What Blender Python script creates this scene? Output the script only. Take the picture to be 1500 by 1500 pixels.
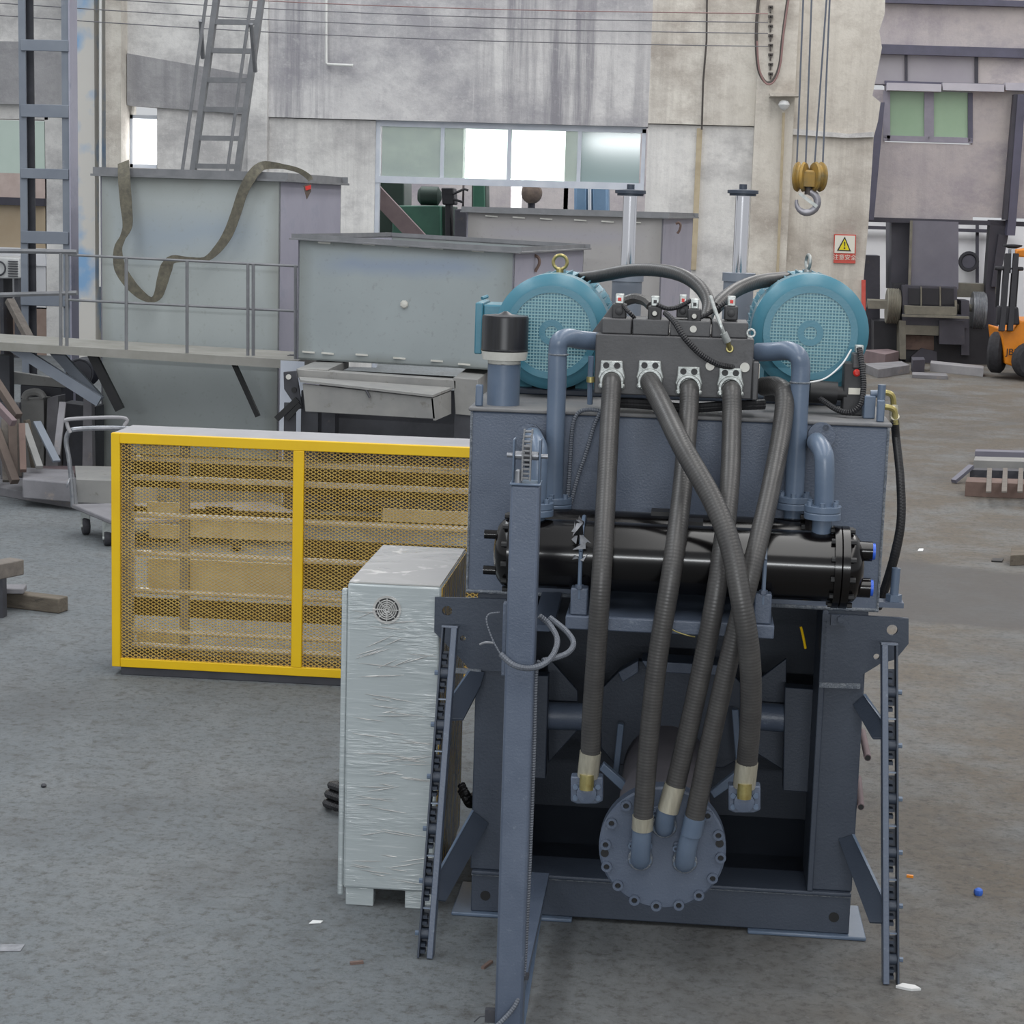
import bpy, bmesh, math, random
from mathutils import Vector, Matrix
random.seed(7)
for _o in list(bpy.data.objects): bpy.data.objects.remove(_o)
SC = bpy.context.scene; COL = SC.collection
# ---------------------------------------------------------------- camera
FPX, ROLL, CAMH, HOR = 2800.0, 0.030, 2.20, 450.0
PITCH = math.atan(HOR / FPX); YAW = math.atan(250 / FPX)
_h = Vector((-math.sin(YAW), math.cos(YAW), 0)); _r0 = Vector((math.cos(YAW), math.sin(YAW), 0)); _z = Vector((0, 0, 1))
CF = _h * math.cos(PITCH) - _z * math.sin(PITCH)
_u0 = _h * math.sin(PITCH) + _z * math.cos(PITCH)
CR = _r0 * math.cos(ROLL) + _u0 * math.sin(ROLL)
CU = _u0 * math.cos(ROLL) - _r0 * math.sin(ROLL)
def ray(px, py): return CF * FPX + CR * (px - 750) - CU * (py - 750)
_d = ray(967, 1357); CAM = -_d * (CAMH / -_d.z); CAM.z = CAMH
cam_data = bpy.data.cameras.new('camera'); cam = bpy.data.objects.new('camera', cam_data); COL.objects.link(cam)
_m = Matrix((CR, CU, -CF)).transposed().to_4x4(); _m.translation = CAM; cam.matrix_world = _m
cam_data.sensor_width = 36; cam_data.sensor_fit = 'HORIZONTAL'; cam_data.lens = FPX / 1500 * 36
cam_data.clip_end = 200; SC.camera = cam
def P(px, py, Y=None, Z=None, X=None):
    """point of the place seen at a pixel of the photograph, on the plane Y, Z or X = const (metres)"""
    d = ray(px, py)
    if Y is not None: t = (Y - CAM.y) / d.y
    elif Z is not None: t = (Z - CAM.z) / d.z
    else: t = (X - CAM.x) / d.x
    return CAM + d * t
def S(px, py, Y): return (P(px, py, Y) - CAM).dot(CF) / FPX       # metres per pixel there
# ---------------------------------------------------------------- light
W = bpy.data.worlds.new('overcast'); SC.world = W; W.use_nodes = True
_bg = W.node_tree.nodes['Background']; _bg.inputs[0].default_value = (0.93, 0.96, 1.0, 1); _bg.inputs[1].default_value = 0.62
def area(name, loc, sx, sy, rot, power, col=(1, 1, 1)):
    l = bpy.data.lights.new(name, 'AREA'); l.shape = 'RECTANGLE'; l.size = sx; l.size_y = sy; l.energy = power; l.color = col
    o = bpy.data.objects.new(name, l); COL.objects.link(o); o.location = loc; o.rotation_euler = rot; return o
area('roof_skylight', (-5.5, 9, 9), 2.0, 38, (0, 0, 0), 1100, (0.93, 0.97, 1.0))
area('roof_skylight', (0.8, 9, 9), 2.0, 38, (0, 0, 0), 1050, (1.0, 0.99, 0.97))
area('roof_skylight', (7, 9, 9), 2.0, 38, (0, 0, 0), 1000, (1.0, 0.96, 0.92))
area('highlight_strip', (0, -18, 4.3), 7, .15, (math.radians(90), 0, 0), 800, (0.95, 0.98, 1.0))  # unseen strip light added for the narrow highlight along the coolers
area('next_bay_fill', (-3, 24.5, 8), 14, 3, (0, 0, 0), 500, (0.97, 1.0, 0.98))  # added fill over the next bay, brightens its otherwise dark far wall
area('under_floor_fill', (6.5, 28.0, 4.2), 8, 1.0, (math.radians(50), 0, 0), 110, (0.98, 0.98, 1.0))  # added fill under the upper floor, brightens the wall behind the press
VS = SC.view_settings; VS.view_transform = 'Standard'; VS.look = 'None'; VS.gamma = 1; VS.use_curve_mapping = False; VS.exposure = 0.0
# ---------------------------------------------------------------- materials
def lin(h):
    c = [int(h[i:i + 2], 16) / 255 for i in (1, 3, 5)]
    return tuple((v / 12.92 if v <= .04045 else ((v + .055) / 1.055) ** 2.4) for v in c) + (1,)
MATS = {}
def mat(name, c1, c2=None, rough=.5, metal=0.0, scale=6, detail=6, lo=.35, hi=.7, bump=0.0, bscale=120, spec=.5,
        c3=None, s3=3, lo3=.6, hi3=.7, stretch=(1, 1, 1), coat=0.0, rvar=0.0):
    m = bpy.data.materials.new(name); m.use_nodes = True; MATS[name] = m
    nt = m.node_tree; N = nt.nodes; K = nt.links; b = N['Principled BSDF']
    b.inputs['Roughness'].default_value = rough; b.inputs['Metallic'].default_value = metal
    b.inputs['Specular IOR Level'].default_value = spec; b.inputs['Coat Weight'].default_value = coat
    b.inputs['Base Color'].default_value = lin(c1)
    geo = N.new('ShaderNodeNewGeometry'); mp = N.new('ShaderNodeMapping'); mp.inputs['Scale'].default_value = stretch
    K.new(geo.outputs['Position'], mp.inputs['Vector'])
    def noise(s, d, r=.6):
        n = N.new('ShaderNodeTexNoise'); n.inputs['Scale'].default_value = s; n.inputs['Detail'].default_value = d
        n.inputs['Roughness'].default_value = r; K.new(mp.outputs[0], n.inputs['Vector']); return n
    def rng(src, a, c, o0=0, o1=1):
        r = N.new('ShaderNodeMapRange'); r.inputs[1].default_value = a; r.inputs[2].default_value = c
        r.inputs[3].default_value = o0; r.inputs[4].default_value = o1; K.new(src, r.inputs[0]); return r.outputs[0]
    def mix(f, a, c):
        x = N.new('ShaderNodeMix'); x.data_type = 'RGBA'; K.new(f, x.inputs[0])
        for k, v in ((6, a), (7, c)):
            if isinstance(v, tuple): x.inputs[k].default_value = v
            else: K.new(v, x.inputs[k])
        return x.outputs[2]
    m['_h'] = 0
    col = None
    if c2:
        n = noise(scale, detail); col = mix(rng(n.outputs[0], lo, hi), lin(c1), lin(c2))
        if rvar: K.new(rng(n.outputs[0], lo, hi, rough - rvar, rough + rvar), b.inputs['Roughness'])
    if c3:
        n3 = noise(s3, 8, .7); col = mix(rng(n3.outputs[0], lo3, hi3), col if col else lin(c1), lin(c3))
    if col: K.new(col, b.inputs['Base Color'])
    if bump:
        nb = noise(bscale, 4); bp = N.new('ShaderNodeBump'); bp.inputs['Strength'].default_value = bump
        bp.inputs['Distance'].default_value = .01; K.new(nb.outputs[0], bp.inputs['Height']); K.new(bp.outputs[0], b.inputs['Normal'])
    return m
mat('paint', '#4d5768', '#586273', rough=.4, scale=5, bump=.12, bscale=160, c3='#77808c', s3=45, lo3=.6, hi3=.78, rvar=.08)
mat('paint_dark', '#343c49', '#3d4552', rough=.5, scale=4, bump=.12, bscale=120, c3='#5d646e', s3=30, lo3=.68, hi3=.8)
mat('pipe_paint', '#57667a', '#616f82', rough=.32, scale=8, bump=.05)
mat('lid_dust', '#6c6d70', '#7d7c7b', rough=.7, scale=6, c3='#55585f', s3=5, lo3=.55, hi3=.7)
mat('fan_grey', '#3a3f3d', '#2c302f', rough=.7, scale=40)
mat('cylinder_dust', '#5d5b61', '#6a676c', rough=.6, scale=5)
mat('weld', '#5d6570', '#878c92', rough=.5, scale=60, bump=.8, bscale=150)
mat('black_gloss', '#080708', '#0e0c0d', rough=.17, scale=6, c3='#221b18', s3=26, lo3=.68, hi3=.78, spec=.38)
mat('black', '#131416', '#1d1d1f', rough=.5, scale=10)
mat('black_drum', '#101013', '#25262b', rough=.3, scale=6, stretch=(8, 8, .6))
mat('manifold', '#454547', '#505052', rough=.5, scale=9, bump=.08, c3='#2e2e30', s3=7, lo3=.62, hi3=.75)
mat('solenoid', '#2c2c2e', '#3a3a3c', rough=.55, scale=20)
mat('teal', '#3f7587', '#477e90', rough=.3, scale=4, bump=.04, c3='#6f9eac', s3=14, lo3=.7, hi3=.85)
mat('teal_dark', '#2f6f80', '#3a7c8d', rough=.5, scale=6)
mat('grille', '#7ea5ac', '#8bafb4', rough=.5, scale=60)
mat('zinc', '#b4b8b6', '#8f9391', rough=.35, metal=.55, scale=25, bump=.1)
mat('plug', '#c9c8c2', '#b7b6ae', rough=.4, scale=20)
mat('ferrule', '#b9b5a4', '#a19d8e', rough=.35, metal=.5, scale=30, stretch=(3, 3, .5))
mat('brass', '#978a55', '#b3aa76', rough=.35, metal=.7, scale=30)
mat('chrome', '#d8d8dc', rough=.12, metal=1.0)
mat('steel_bar', '#9b9da2', '#7e8187', rough=.35, metal=.6, scale=20)
mat('red_plastic', '#c8281f', rough=.4)
mat('blue_plastic', '#2b5fd0', rough=.4)
mat('blue_litter', '#2956b0', '#3a68c4', rough=.6, scale=30)
mat('white_plastic', '#dedede', '#cfd2d2', rough=.5, scale=20)
mat('pale_rag', '#8b8d92', '#6f7176', rough=.8, scale=40)
mat('yellow', '#e2b900', '#dcb102', rough=.4, scale=5, bump=.03)
mat('yellow_mesh', '#cdac5a', '#b8923a', rough=.5, scale=12)
mat('guard_grey', '#9a999c', '#8e8d91', rough=.5, scale=6)
mat('cream', '#e3d9c2', '#d3c7ad', rough=.6, scale=4)
mat('ochre', '#5d5138', '#4b412e', rough=.7, scale=5)
mat('deck_dust', '#87867f', '#979590', rough=.8, scale=5)
mat('rod', '#f2f0ec', '#e3e0da', rough=.35, metal=.2, scale=20)
mat('raw_steel', '#99a2a5', '#a6adae', rough=.5, metal=.1, scale=1.0, lo=.35, hi=.65, c3='#808c99', s3=.9, lo3=.5, hi3=.7, bump=.08, bscale=50)
mat('raw_steel_violet', '#9897a6', '#a9a8b5', rough=.5, metal=.1, scale=1.5, c3='#8a8e9f', s3=3, lo3=.55, hi3=.7)
mat('raw_steel_grey', '#8f8f8f', '#9c9b99', rough=.55, scale=1.5, c3='#77787b', s3=2.5, lo3=.58, hi3=.75)
mat('tray_steel', '#7d7d7c', '#8e8d8a', rough=.55, scale=4, c3='#6a6660', s3=9, lo3=.6, hi3=.7)
mat('dark_steel', '#33343a', '#45464c', rough=.55, scale=5, c3='#5a5652', s3=9, lo3=.62, hi3=.75)
mat('blue_steel', '#717883', '#7e858f', rough=.5, scale=3, c3='#8b8f96', s3=8, lo3=.62, hi3=.75)
mat('rail_steel', '#6e7073', '#7e7f82', rough=.5, scale=8)
mat('rust', '#64524c', '#75625a', rough=.8, scale=5, c3='#5b4a48', s3=8, lo3=.55, hi3=.7)
mat('rust_bar', '#706164', '#7e6e70', rough=.75, scale=4)
mat('wood', '#66605b', '#7b746d', rough=.85, scale=5, stretch=(1, 6, 6), bump=.2, bscale=40)
mat('wood_old', '#585148', '#6e665b', rough=.9, scale=6, stretch=(1, 5, 5), bump=.3, bscale=30, c3='#3b3733', s3=5, lo3=.55, hi3=.7)
mat('wood_brown', '#544a45', '#675b54', rough=.9, scale=5, c3='#4a3f3a', s3=6, lo3=.6, hi3=.72)
mat('scrap_dust', '#6f6e72', '#838286', rough=.85, scale=4, bump=.2, bscale=40, c3='#8d847c', s3=5, lo3=.58, hi3=.7)
mat('sling', '#55524a', '#6e6a5c', rough=.9, scale=30, bump=.3, bscale=200)
mat('green_machine', '#2f5a4c', '#3a6857', rough=.5, scale=3)
mat('green_dark', '#22352f', '#2e4039', rough=.6, scale=3)
mat('blue_cabinet', '#62809f', '#7490ae', rough=.5, scale=3)
mat('orange', '#e08818', '#d07a12', rough=.4, scale=5)
mat('tyre', '#26262a', '#35353a', rough=.85, scale=20)
mat('press_dark', '#3f3e48', '#4c4b55', rough=.6, scale=3, c3='#5d5650', s3=5, lo3=.6, hi3=.75)
mat('press_grey', '#666571', '#73727d', rough=.6, scale=2, c3='#75726f', s3=4, lo3=.62, hi3=.8)
mat('press_black', '#1f1f26', '#2a2a30', rough=.6, scale=4)
mat('press_oily', '#6b685f', '#827e72', rough=.6, scale=6)
mat('facade_dark', '#9c98a0', '#a5a2a8', rough=.85, scale=1.5)
mat('beam_violet', '#4b4a5a', '#57566a', rough=.5, scale=3)
mat('beam_dark', '#33323c', '#403f49', rough=.6, scale=3)
mat('frame_violet', '#85828f', '#938f9d', rough=.5, scale=5)
mat('ledge_grey', '#aeabb5', '#bab7c0', rough=.7, scale=3)
mat('frame_alu', '#b9bfca', '#c8ccd4', rough=.4, scale=5)
mat('brick_band', '#b5a39c', '#c5b5ae', rough=.9, scale=6)
mat('beige_panel', '#a08f78', '#a99a84', rough=.8, scale=2)
mat('white_panel', '#cdcdd0', '#d8d8da', rough=.8, scale=2)
mat('brown_wall', '#8f7c72', '#9c8a80', rough=.9, scale=6)
mat('wire_red', '#8d6f6c', rough=.6)
mat('wire_grey', '#6a6a6e', rough=.6)
mat('wire_dark', '#4a4542', rough=.6)
mat('conduit_white', '#d9d9d6', rough=.5)
mat('conduit_tan', '#b7a98f', '#a4967d', rough=.7, scale=6)
mat('rope', '#5e6470', rough=.6)
mat('sheave', '#a8853a', '#6d6346', rough=.6, scale=9)
mat('hook', '#8d8c93', '#a5a4aa', rough=.4, metal=.5, scale=9)
mat('sign_white', '#d8d4c8', rough=.6)
mat('sign_red', '#b8443a', '#c4564a', rough=.6, scale=8)
mat('sign_yellow', '#d9c813', rough=.5)
mat('sign_black', '#2b2b26', rough=.6)
mat('ac_white', '#cfd0cf', '#bfc0c0', rough=.6, scale=8)
mat('bale', '#5f5450', '#77695f', rough=.95, scale=9, bump=.5, bscale=20)
def mglass(name, tint, alpha, rough=.08):
    m = mat(name, tint, rough=rough); b = m.node_tree.nodes['Principled BSDF']; nt = m.node_tree
    t = nt.nodes.new('ShaderNodeBsdfTransparent'); t.inputs[0].default_value = lin(tint)
    x = nt.nodes.new('ShaderNodeMixShader'); x.inputs[0].default_value = alpha
    nt.links.new(t.outputs[0], x.inputs[1]); nt.links.new(b.outputs[0], x.inputs[2])
    nt.links.new(x.outputs[0], nt.nodes['Material Output'].inputs[0]); return m
mglass('glass_green', '#e2ece6', .22)
mglass('glass_teal', '#a9bcbc', .6)
mat('glass_office', '#92ad93', '#9fb89f', rough=.12, scale=1.0)
mat('glass_side', '#b9c9bf', '#c6d3ca', rough=.15, scale=1.0)
def mlit(name, col, strength):
    m = mat(name, col, rough=.4); b = m.node_tree.nodes['Principled BSDF']; b.inputs['Emission Color'].default_value = lin(col); b.inputs['Emission Strength'].default_value = strength; return m
mlit('daylit_glass', '#f8fafb', 5.0)
def mhose(name, c1, c2, pitch, strength, rough=.45):
    m = mat(name, c1, c2, rough=rough, scale=18); nt = m.node_tree; N = nt.nodes; K = nt.links; b = N['Principled BSDF']
    uv = N.new('ShaderNodeUVMap'); uv.uv_map = 'UVMap'
    w = N.new('ShaderNodeTexWave'); w.bands_direction = 'Y'; w.inputs['Scale'].default_value = 1 / pitch / 3.18
    w.inputs['Distortion'].default_value = .6; K.new(uv.outputs[0], w.inputs['Vector'])
    bp = N.new('ShaderNodeBump'); bp.inputs['Strength'].default_value = strength; bp.inputs['Distance'].default_value = .004
    K.new(w.outputs[1], bp.inputs['Height']); K.new(bp.outputs[0], b.inputs['Normal']); return m
mhose('hose', '#3c3b3b', '#464544', .0095, .1, .38)
mhose('hose_black', '#232325', '#303032', .0095, .12)
mhose('conduit', '#545962', '#656a73', .007, .5, .45)
mhose('conduit_black', '#1d1d20', '#2b2b2f', .007, .6, .45)
def floor_mat():
    m = mat('floor_concrete', '#707375'); nt = m.node_tree; N = nt.nodes; K = nt.links; b = N['Principled BSDF']
    b.inputs['Roughness'].default_value = .75
    geo = N.new('ShaderNodeNewGeometry'); sep = N.new('ShaderNodeSeparateXYZ'); K.new(geo.outputs['Position'], sep.inputs[0])
    def noise(s, d, r=.6):
        n = N.new('ShaderNodeTexNoise'); n.inputs['Scale'].default_value = s; n.inputs['Detail'].default_value = d
        n.inputs['Roughness'].default_value = r; K.new(geo.outputs['Position'], n.inputs['Vector']); return n.outputs[0]
    def rng(src, a, c, o0=0, o1=1):
        r = N.new('ShaderNodeMapRange'); r.inputs[1].default_value = a; r.inputs[2].default_value = c
        r.inputs[3].default_value = o0; r.inputs[4].default_value = o1; K.new(src, r.inputs[0]); return r.outputs[0]
    def mix(f, a, c):
        x = N.new('ShaderNodeMix'); x.data_type = 'RGBA'; K.new(f, x.inputs[0])
        for k, v in ((6, a), (7, c)):
            if isinstance(v, tuple): x.inputs[k].default_value = v
            else: K.new(v, x.inputs[k])
        return x.outputs[2]
    def math_(op, a, c):
        x = N.new('ShaderNodeMath'); x.operation = op
        for k, v in ((0, a), (1, c)):
            if isinstance(v, (int, float)): x.inputs[k].default_value = v
            else: K.new(v, x.inputs[k])
        return x.outputs[0]
    big = noise(.5, 5)
    side = rng(math_('ADD', sep.outputs['X'], math_('MULTIPLY', big, 1.2)), .1, 1.7)
    base = mix(side, lin('#6a7074'), lin('#625a50'))  # cool and warm window light put into the floor colour, left to right
    base = mix(rng(noise(1.4, 8, .7), .45, .72), base, lin('#767a7c'))
    base = mix(rng(noise(.8, 6, .65), .5, .7, 0, .6), base, lin('#4f5052'))
    base = mix(rng(noise(9, 8, .75), .5, .72, 0, .75), base, lin('#4b4a49'))
    base = mix(rng(noise(26, 8, .8), .5, .62, 0, .7), base, lin('#3f3d3b'))
    base = mix(rng(noise(20, 8, .8), .58, .72, 0, .5), base, lin('#90918f'))
    base = mix(rng(noise(60, 3, .7), .5, .75, 0, .5), base, lin('#54534f'))
    # dark strip of floor to the right of the machine
    ww = noise(1.1, 4)
    yy = math_('ADD', sep.outputs['Y'], math_('MULTIPLY', ww, 1.2))
    s1 = math_('MULTIPLY', rng(yy, 5.2, 5.4), rng(yy, 7.15, 7.0))
    s1 = math_('MULTIPLY', s1, rng(sep.outputs['X'], .3, 1.0, 0, .75))
    base = mix(s1, base, lin('#4d4b4b'))
    K.new(base, b.inputs['Base Color'])
    bp = N.new('ShaderNodeBump'); bp.inputs['Strength'].default_value = .6; bp.inputs['Distance'].default_value = .015
    K.new(noise(24, 8, .8), bp.inputs['Height']); K.new(bp.outputs[0], b.inputs['Normal'])
floor_mat()
def wall_mat(name, light, mid, dark, streak, streak_amt, seed=0):
    """old concrete or plaster: pale ground, grey smudges, run-off streaks, grain"""
    m = mat(name, mid); nt = m.node_tree; N = nt.nodes; K = nt.links; b = N['Principled BSDF']
    b.inputs['Roughness'].default_value = .9
    geo = N.new('ShaderNodeNewGeometry')
    def noise(s, d, r=.6, st=(1, 1, 1), off=0):
        mp = N.new('ShaderNodeMapping'); mp.inputs['Scale'].default_value = st; mp.inputs['Location'].default_value = (seed + off, 0, seed)
        K.new(geo.outputs['Position'], mp.inputs[0])
        n = N.new('ShaderNodeTexNoise'); n.inputs['Scale'].default_value = s; n.inputs['Detail'].default_value = d
        n.inputs['Roughness'].default_value = r; K.new(mp.outputs[0], n.inputs['Vector']); return n.outputs[0]
    def rng(src, a, c, o0=0, o1=1):
        r = N.new('ShaderNodeMapRange'); r.inputs[1].default_value = a; r.inputs[2].default_value = c
        r.inputs[3].default_value = o0; r.inputs[4].default_value = o1; K.new(src, r.inputs[0]); return r.outputs[0]
    def mix(f, a, c):
        x = N.new('ShaderNodeMix'); x.data_type = 'RGBA'; K.new(f, x.inputs[0])
        for k, v in ((6, a), (7, c)):
            if isinstance(v, tuple): x.inputs[k].default_value = v
            else: K.new(v, x.inputs[k])
        return x.outputs[2]
    c = mix(rng(noise(.45, 6, .65, (1, 1, 1.4)), .38, .6), lin(light), lin(mid))
    c = mix(rng(noise(.8, 8, .7, (1, 1, 1.6), 9), .47, .66, 0, .9), c, lin(dark))
    if streak_amt:
        zone = rng(noise(.35, 2, .5, (1, 1, .2), 4), .4, .55)
        s = rng(noise(4.2, 6, .7, (1, 1, .045), 2), .46, .62, 0, streak_amt)
        mu = N.new('ShaderNodeMath'); mu.operation = 'MULTIPLY'; K.new(zone, mu.inputs[0]); K.new(s, mu.inputs[1])
        c = mix(mu.outputs[0], c, lin(streak))
        c = mix(rng(noise(6.5, 5, .7, (1, 1, .05), 7), .6, .7, 0, streak_amt * .5), c, lin(light))
    c = mix(rng(noise(7, 8, .75), .5, .75, 0, .5), c, lin(dark)); c = mix(rng(noise(9, 8, .75, (1, 1, 1), 5), .55, .75, 0, .6), c, lin(light))
    K.new(c, b.inputs['Base Color'])
    bp = N.new('ShaderNodeBump'); bp.inputs['Strength'].default_value = .4; bp.inputs['Distance'].default_value = .03
    K.new(noise(9, 8, .75), bp.inputs['Height']); K.new(bp.outputs[0], b.inputs['Normal'])
wall_mat('concrete_streaked', '#d6d4d3', '#bfbdbe', '#9d9ba0', '#8a888e', .95, 2.3)
wall_mat('plaster', '#e3e1de', '#d2d0cd', '#aaa8a8', '#959396', .35, 5.1)
wall_mat('pillar_plaster', '#dad5cc', '#cac4ba', '#a49b92', '#938a83', .35, 11.7)
wall_mat('beam_concrete', '#aeadad', '#9d9c9e', '#868588', '#7b7a7e', .5, 3.2)
wall_mat('facade', '#beb7b6', '#aea7aa', '#98929a', '#88828a', .2, 7.7)
def plate_mat(name, base, edge, blue):
    """mill-scale plate: oxide along the welded edges, a bluish heat band below the rim, faint mottling"""
    m = mat(name, base, rough=.5, metal=.1); nt = m.node_tree; N = nt.nodes; K = nt.links; b = N['Principled BSDF']
    tc = N.new('ShaderNodeTexCoord'); sp = N.new('ShaderNodeSeparateXYZ'); K.new(tc.outputs['Generated'], sp.inputs[0]); geo = N.new('ShaderNodeNewGeometry')
    def mt(op, a, c):
        x = N.new('ShaderNodeMath'); x.operation = op
        for k, v in ((0, a), (1, c)):
            if isinstance(v, (int, float)): x.inputs[k].default_value = v
            else: K.new(v, x.inputs[k])
        return x.outputs[0]
    def rng(src, a, c, o0=0, o1=1):
        x = N.new('ShaderNodeMapRange'); x.inputs[1].default_value = a; x.inputs[2].default_value = c; x.inputs[3].default_value = o0; x.inputs[4].default_value = o1; K.new(src, x.inputs[0]); return x.outputs[0]
    def noise(s):
        n = N.new('ShaderNodeTexNoise'); n.inputs['Scale'].default_value = s; n.inputs['Detail'].default_value = 7; K.new(geo.outputs['Position'], n.inputs['Vector']); return n.outputs[0]
    def mix(f, a, c):
        x = N.new('ShaderNodeMix'); x.data_type = 'RGBA'; K.new(f, x.inputs[0])
        for k, v in ((6, a), (7, c)):
            if isinstance(v, tuple): x.inputs[k].default_value = v
            else: K.new(v, x.inputs[k])
        return x.outputs[2]
    n = noise(2.2); wob = mt('MULTIPLY', mt('SUBTRACT', n, .5), .16)
    ex = mt('MINIMUM', sp.outputs['X'], mt('SUBTRACT', 1, sp.outputs['X'])); ez = mt('MINIMUM', sp.outputs['Z'], mt('SUBTRACT', 1, sp.outputs['Z']))
    ed = mt('ADD', mt('MINIMUM', ex, ez), wob); zz = mt('ADD', sp.outputs['Z'], wob)
    band = mt('MULTIPLY', rng(zz, .70, .80), rng(zz, .92, .82)); band = mt('MULTIPLY', band, rng(ex, .05, .25))
    c = mix(rng(noise(1.1), .35, .65), lin(base), tuple(v * .86 for v in lin(base)[:3]) + (1,))
    c = mix(mt('MULTIPLY', band, .75), c, lin(blue)); c = mix(rng(ed, .085, .0, 0, .8), c, lin(edge)); c = mix(rng(noise(30), .6, .75, 0, .4), c, lin(edge))
    K.new(c, b.inputs['Base Color'])
plate_mat('plate_tall', '#acb3b3', '#8a8d88', '#94a0ac'); plate_mat('plate_wide', '#9ca4a6', '#787c78', '#8592a6'); plate_mat('plate_grey', '#a3a09f', '#83817e', '#9a98a0')
def stained_column_mat():
    m = mat('plaster_blue', '#c6c3ba'); nt = m.node_tree; N = nt.nodes; K = nt.links; b = N['Principled BSDF']
    b.inputs['Roughness'].default_value = .9
    geo = N.new('ShaderNodeNewGeometry')
    n = N.new('ShaderNodeTexNoise'); n.inputs['Scale'].default_value = 1.4; n.inputs['Detail'].default_value = 6; K.new(geo.outputs['Position'], n.inputs['Vector'])
    r = N.new('ShaderNodeMapRange'); r.inputs[1].default_value = .52; r.inputs[2].default_value = .66; K.new(n.outputs[0], r.inputs[0])
    x = N.new('ShaderNodeMix'); x.data_type = 'RGBA'; x.inputs[6].default_value = lin('#cdcac4'); x.inputs[7].default_value = lin('#86abd0')
    K.new(r.outputs[0], x.inputs[0]); K.new(x.outputs[2], b.inputs['Base Color'])
stained_column_mat()
def film_mat(name, under, streak, amount, stretch=(.5, .5, 6), coat=.8, lo=.58):
    m = mat(name, under, rough=.25); nt = m.node_tree; N = nt.nodes; K = nt.links; b = N['Principled BSDF']
    b.inputs['Coat Weight'].default_value = coat; b.inputs['Coat Roughness'].default_value = .12
    geo = N.new('ShaderNodeNewGeometry')
    def noise(s, st, d=5):
        mp = N.new('ShaderNodeMapping'); mp.inputs['Scale'].default_value = st; mp.inputs['Rotation'].default_value = (0, math.radians(8), 0)
        K.new(geo.outputs['Position'], mp.inputs[0]); n = N.new('ShaderNodeTexNoise'); n.inputs['Scale'].default_value = s
        n.inputs['Detail'].default_value = d; n.inputs['Distortion'].default_value = .6; K.new(mp.outputs[0], n.inputs['Vector']); return n.outputs[0]
    a = noise(16, stretch); r = N.new('ShaderNodeMapRange'); r.inputs[1].default_value = lo; r.inputs[2].default_value = lo + .06
    r.inputs[4].default_value = amount; K.new(a, r.inputs[0])
    x = N.new('ShaderNodeMix'); x.data_type = 'RGBA'; x.inputs[6].default_value = lin(under); x.inputs[7].default_value = lin(streak)
    K.new(r.outputs[0], x.inputs[0]); K.new(x.outputs[2], b.inputs['Base Color'])
    bp = N.new('ShaderNodeBump'); bp.inputs['Strength'].default_value = .7; bp.inputs['Distance'].default_value = .006
    hgt = N.new('ShaderNodeMath'); hgt.operation = 'MULTIPLY'; K.new(noise(24, (.6, .6, 5), 8), hgt.inputs[0])
    msk = N.new('ShaderNodeMapRange'); msk.inputs[1].default_value = .42; msk.inputs[2].default_value = .6; msk.inputs[3].default_value = .1; K.new(noise(3.5, (1, 1, 2), 3), msk.inputs[0]); K.new(msk.outputs[0], hgt.inputs[1]); K.new(hgt.outputs[0], bp.inputs['Height']); K.new(bp.outputs[0], b.inputs['Normal']); K.new(bp.outputs[0], b.inputs['Coat Normal'])
    return m
film_mat('film_front', '#a4acae', '#c6cbcc', .4, (.4, .4, 11), lo=.6)
film_mat('film_top', '#a8a8a6', '#e9e7e2', .8)
film_mat('film_side', '#c2981f', '#4c4636', .9, (4, 2.2, .35), .1, .5)  # yellow reflection painted into the colour of the side film
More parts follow.
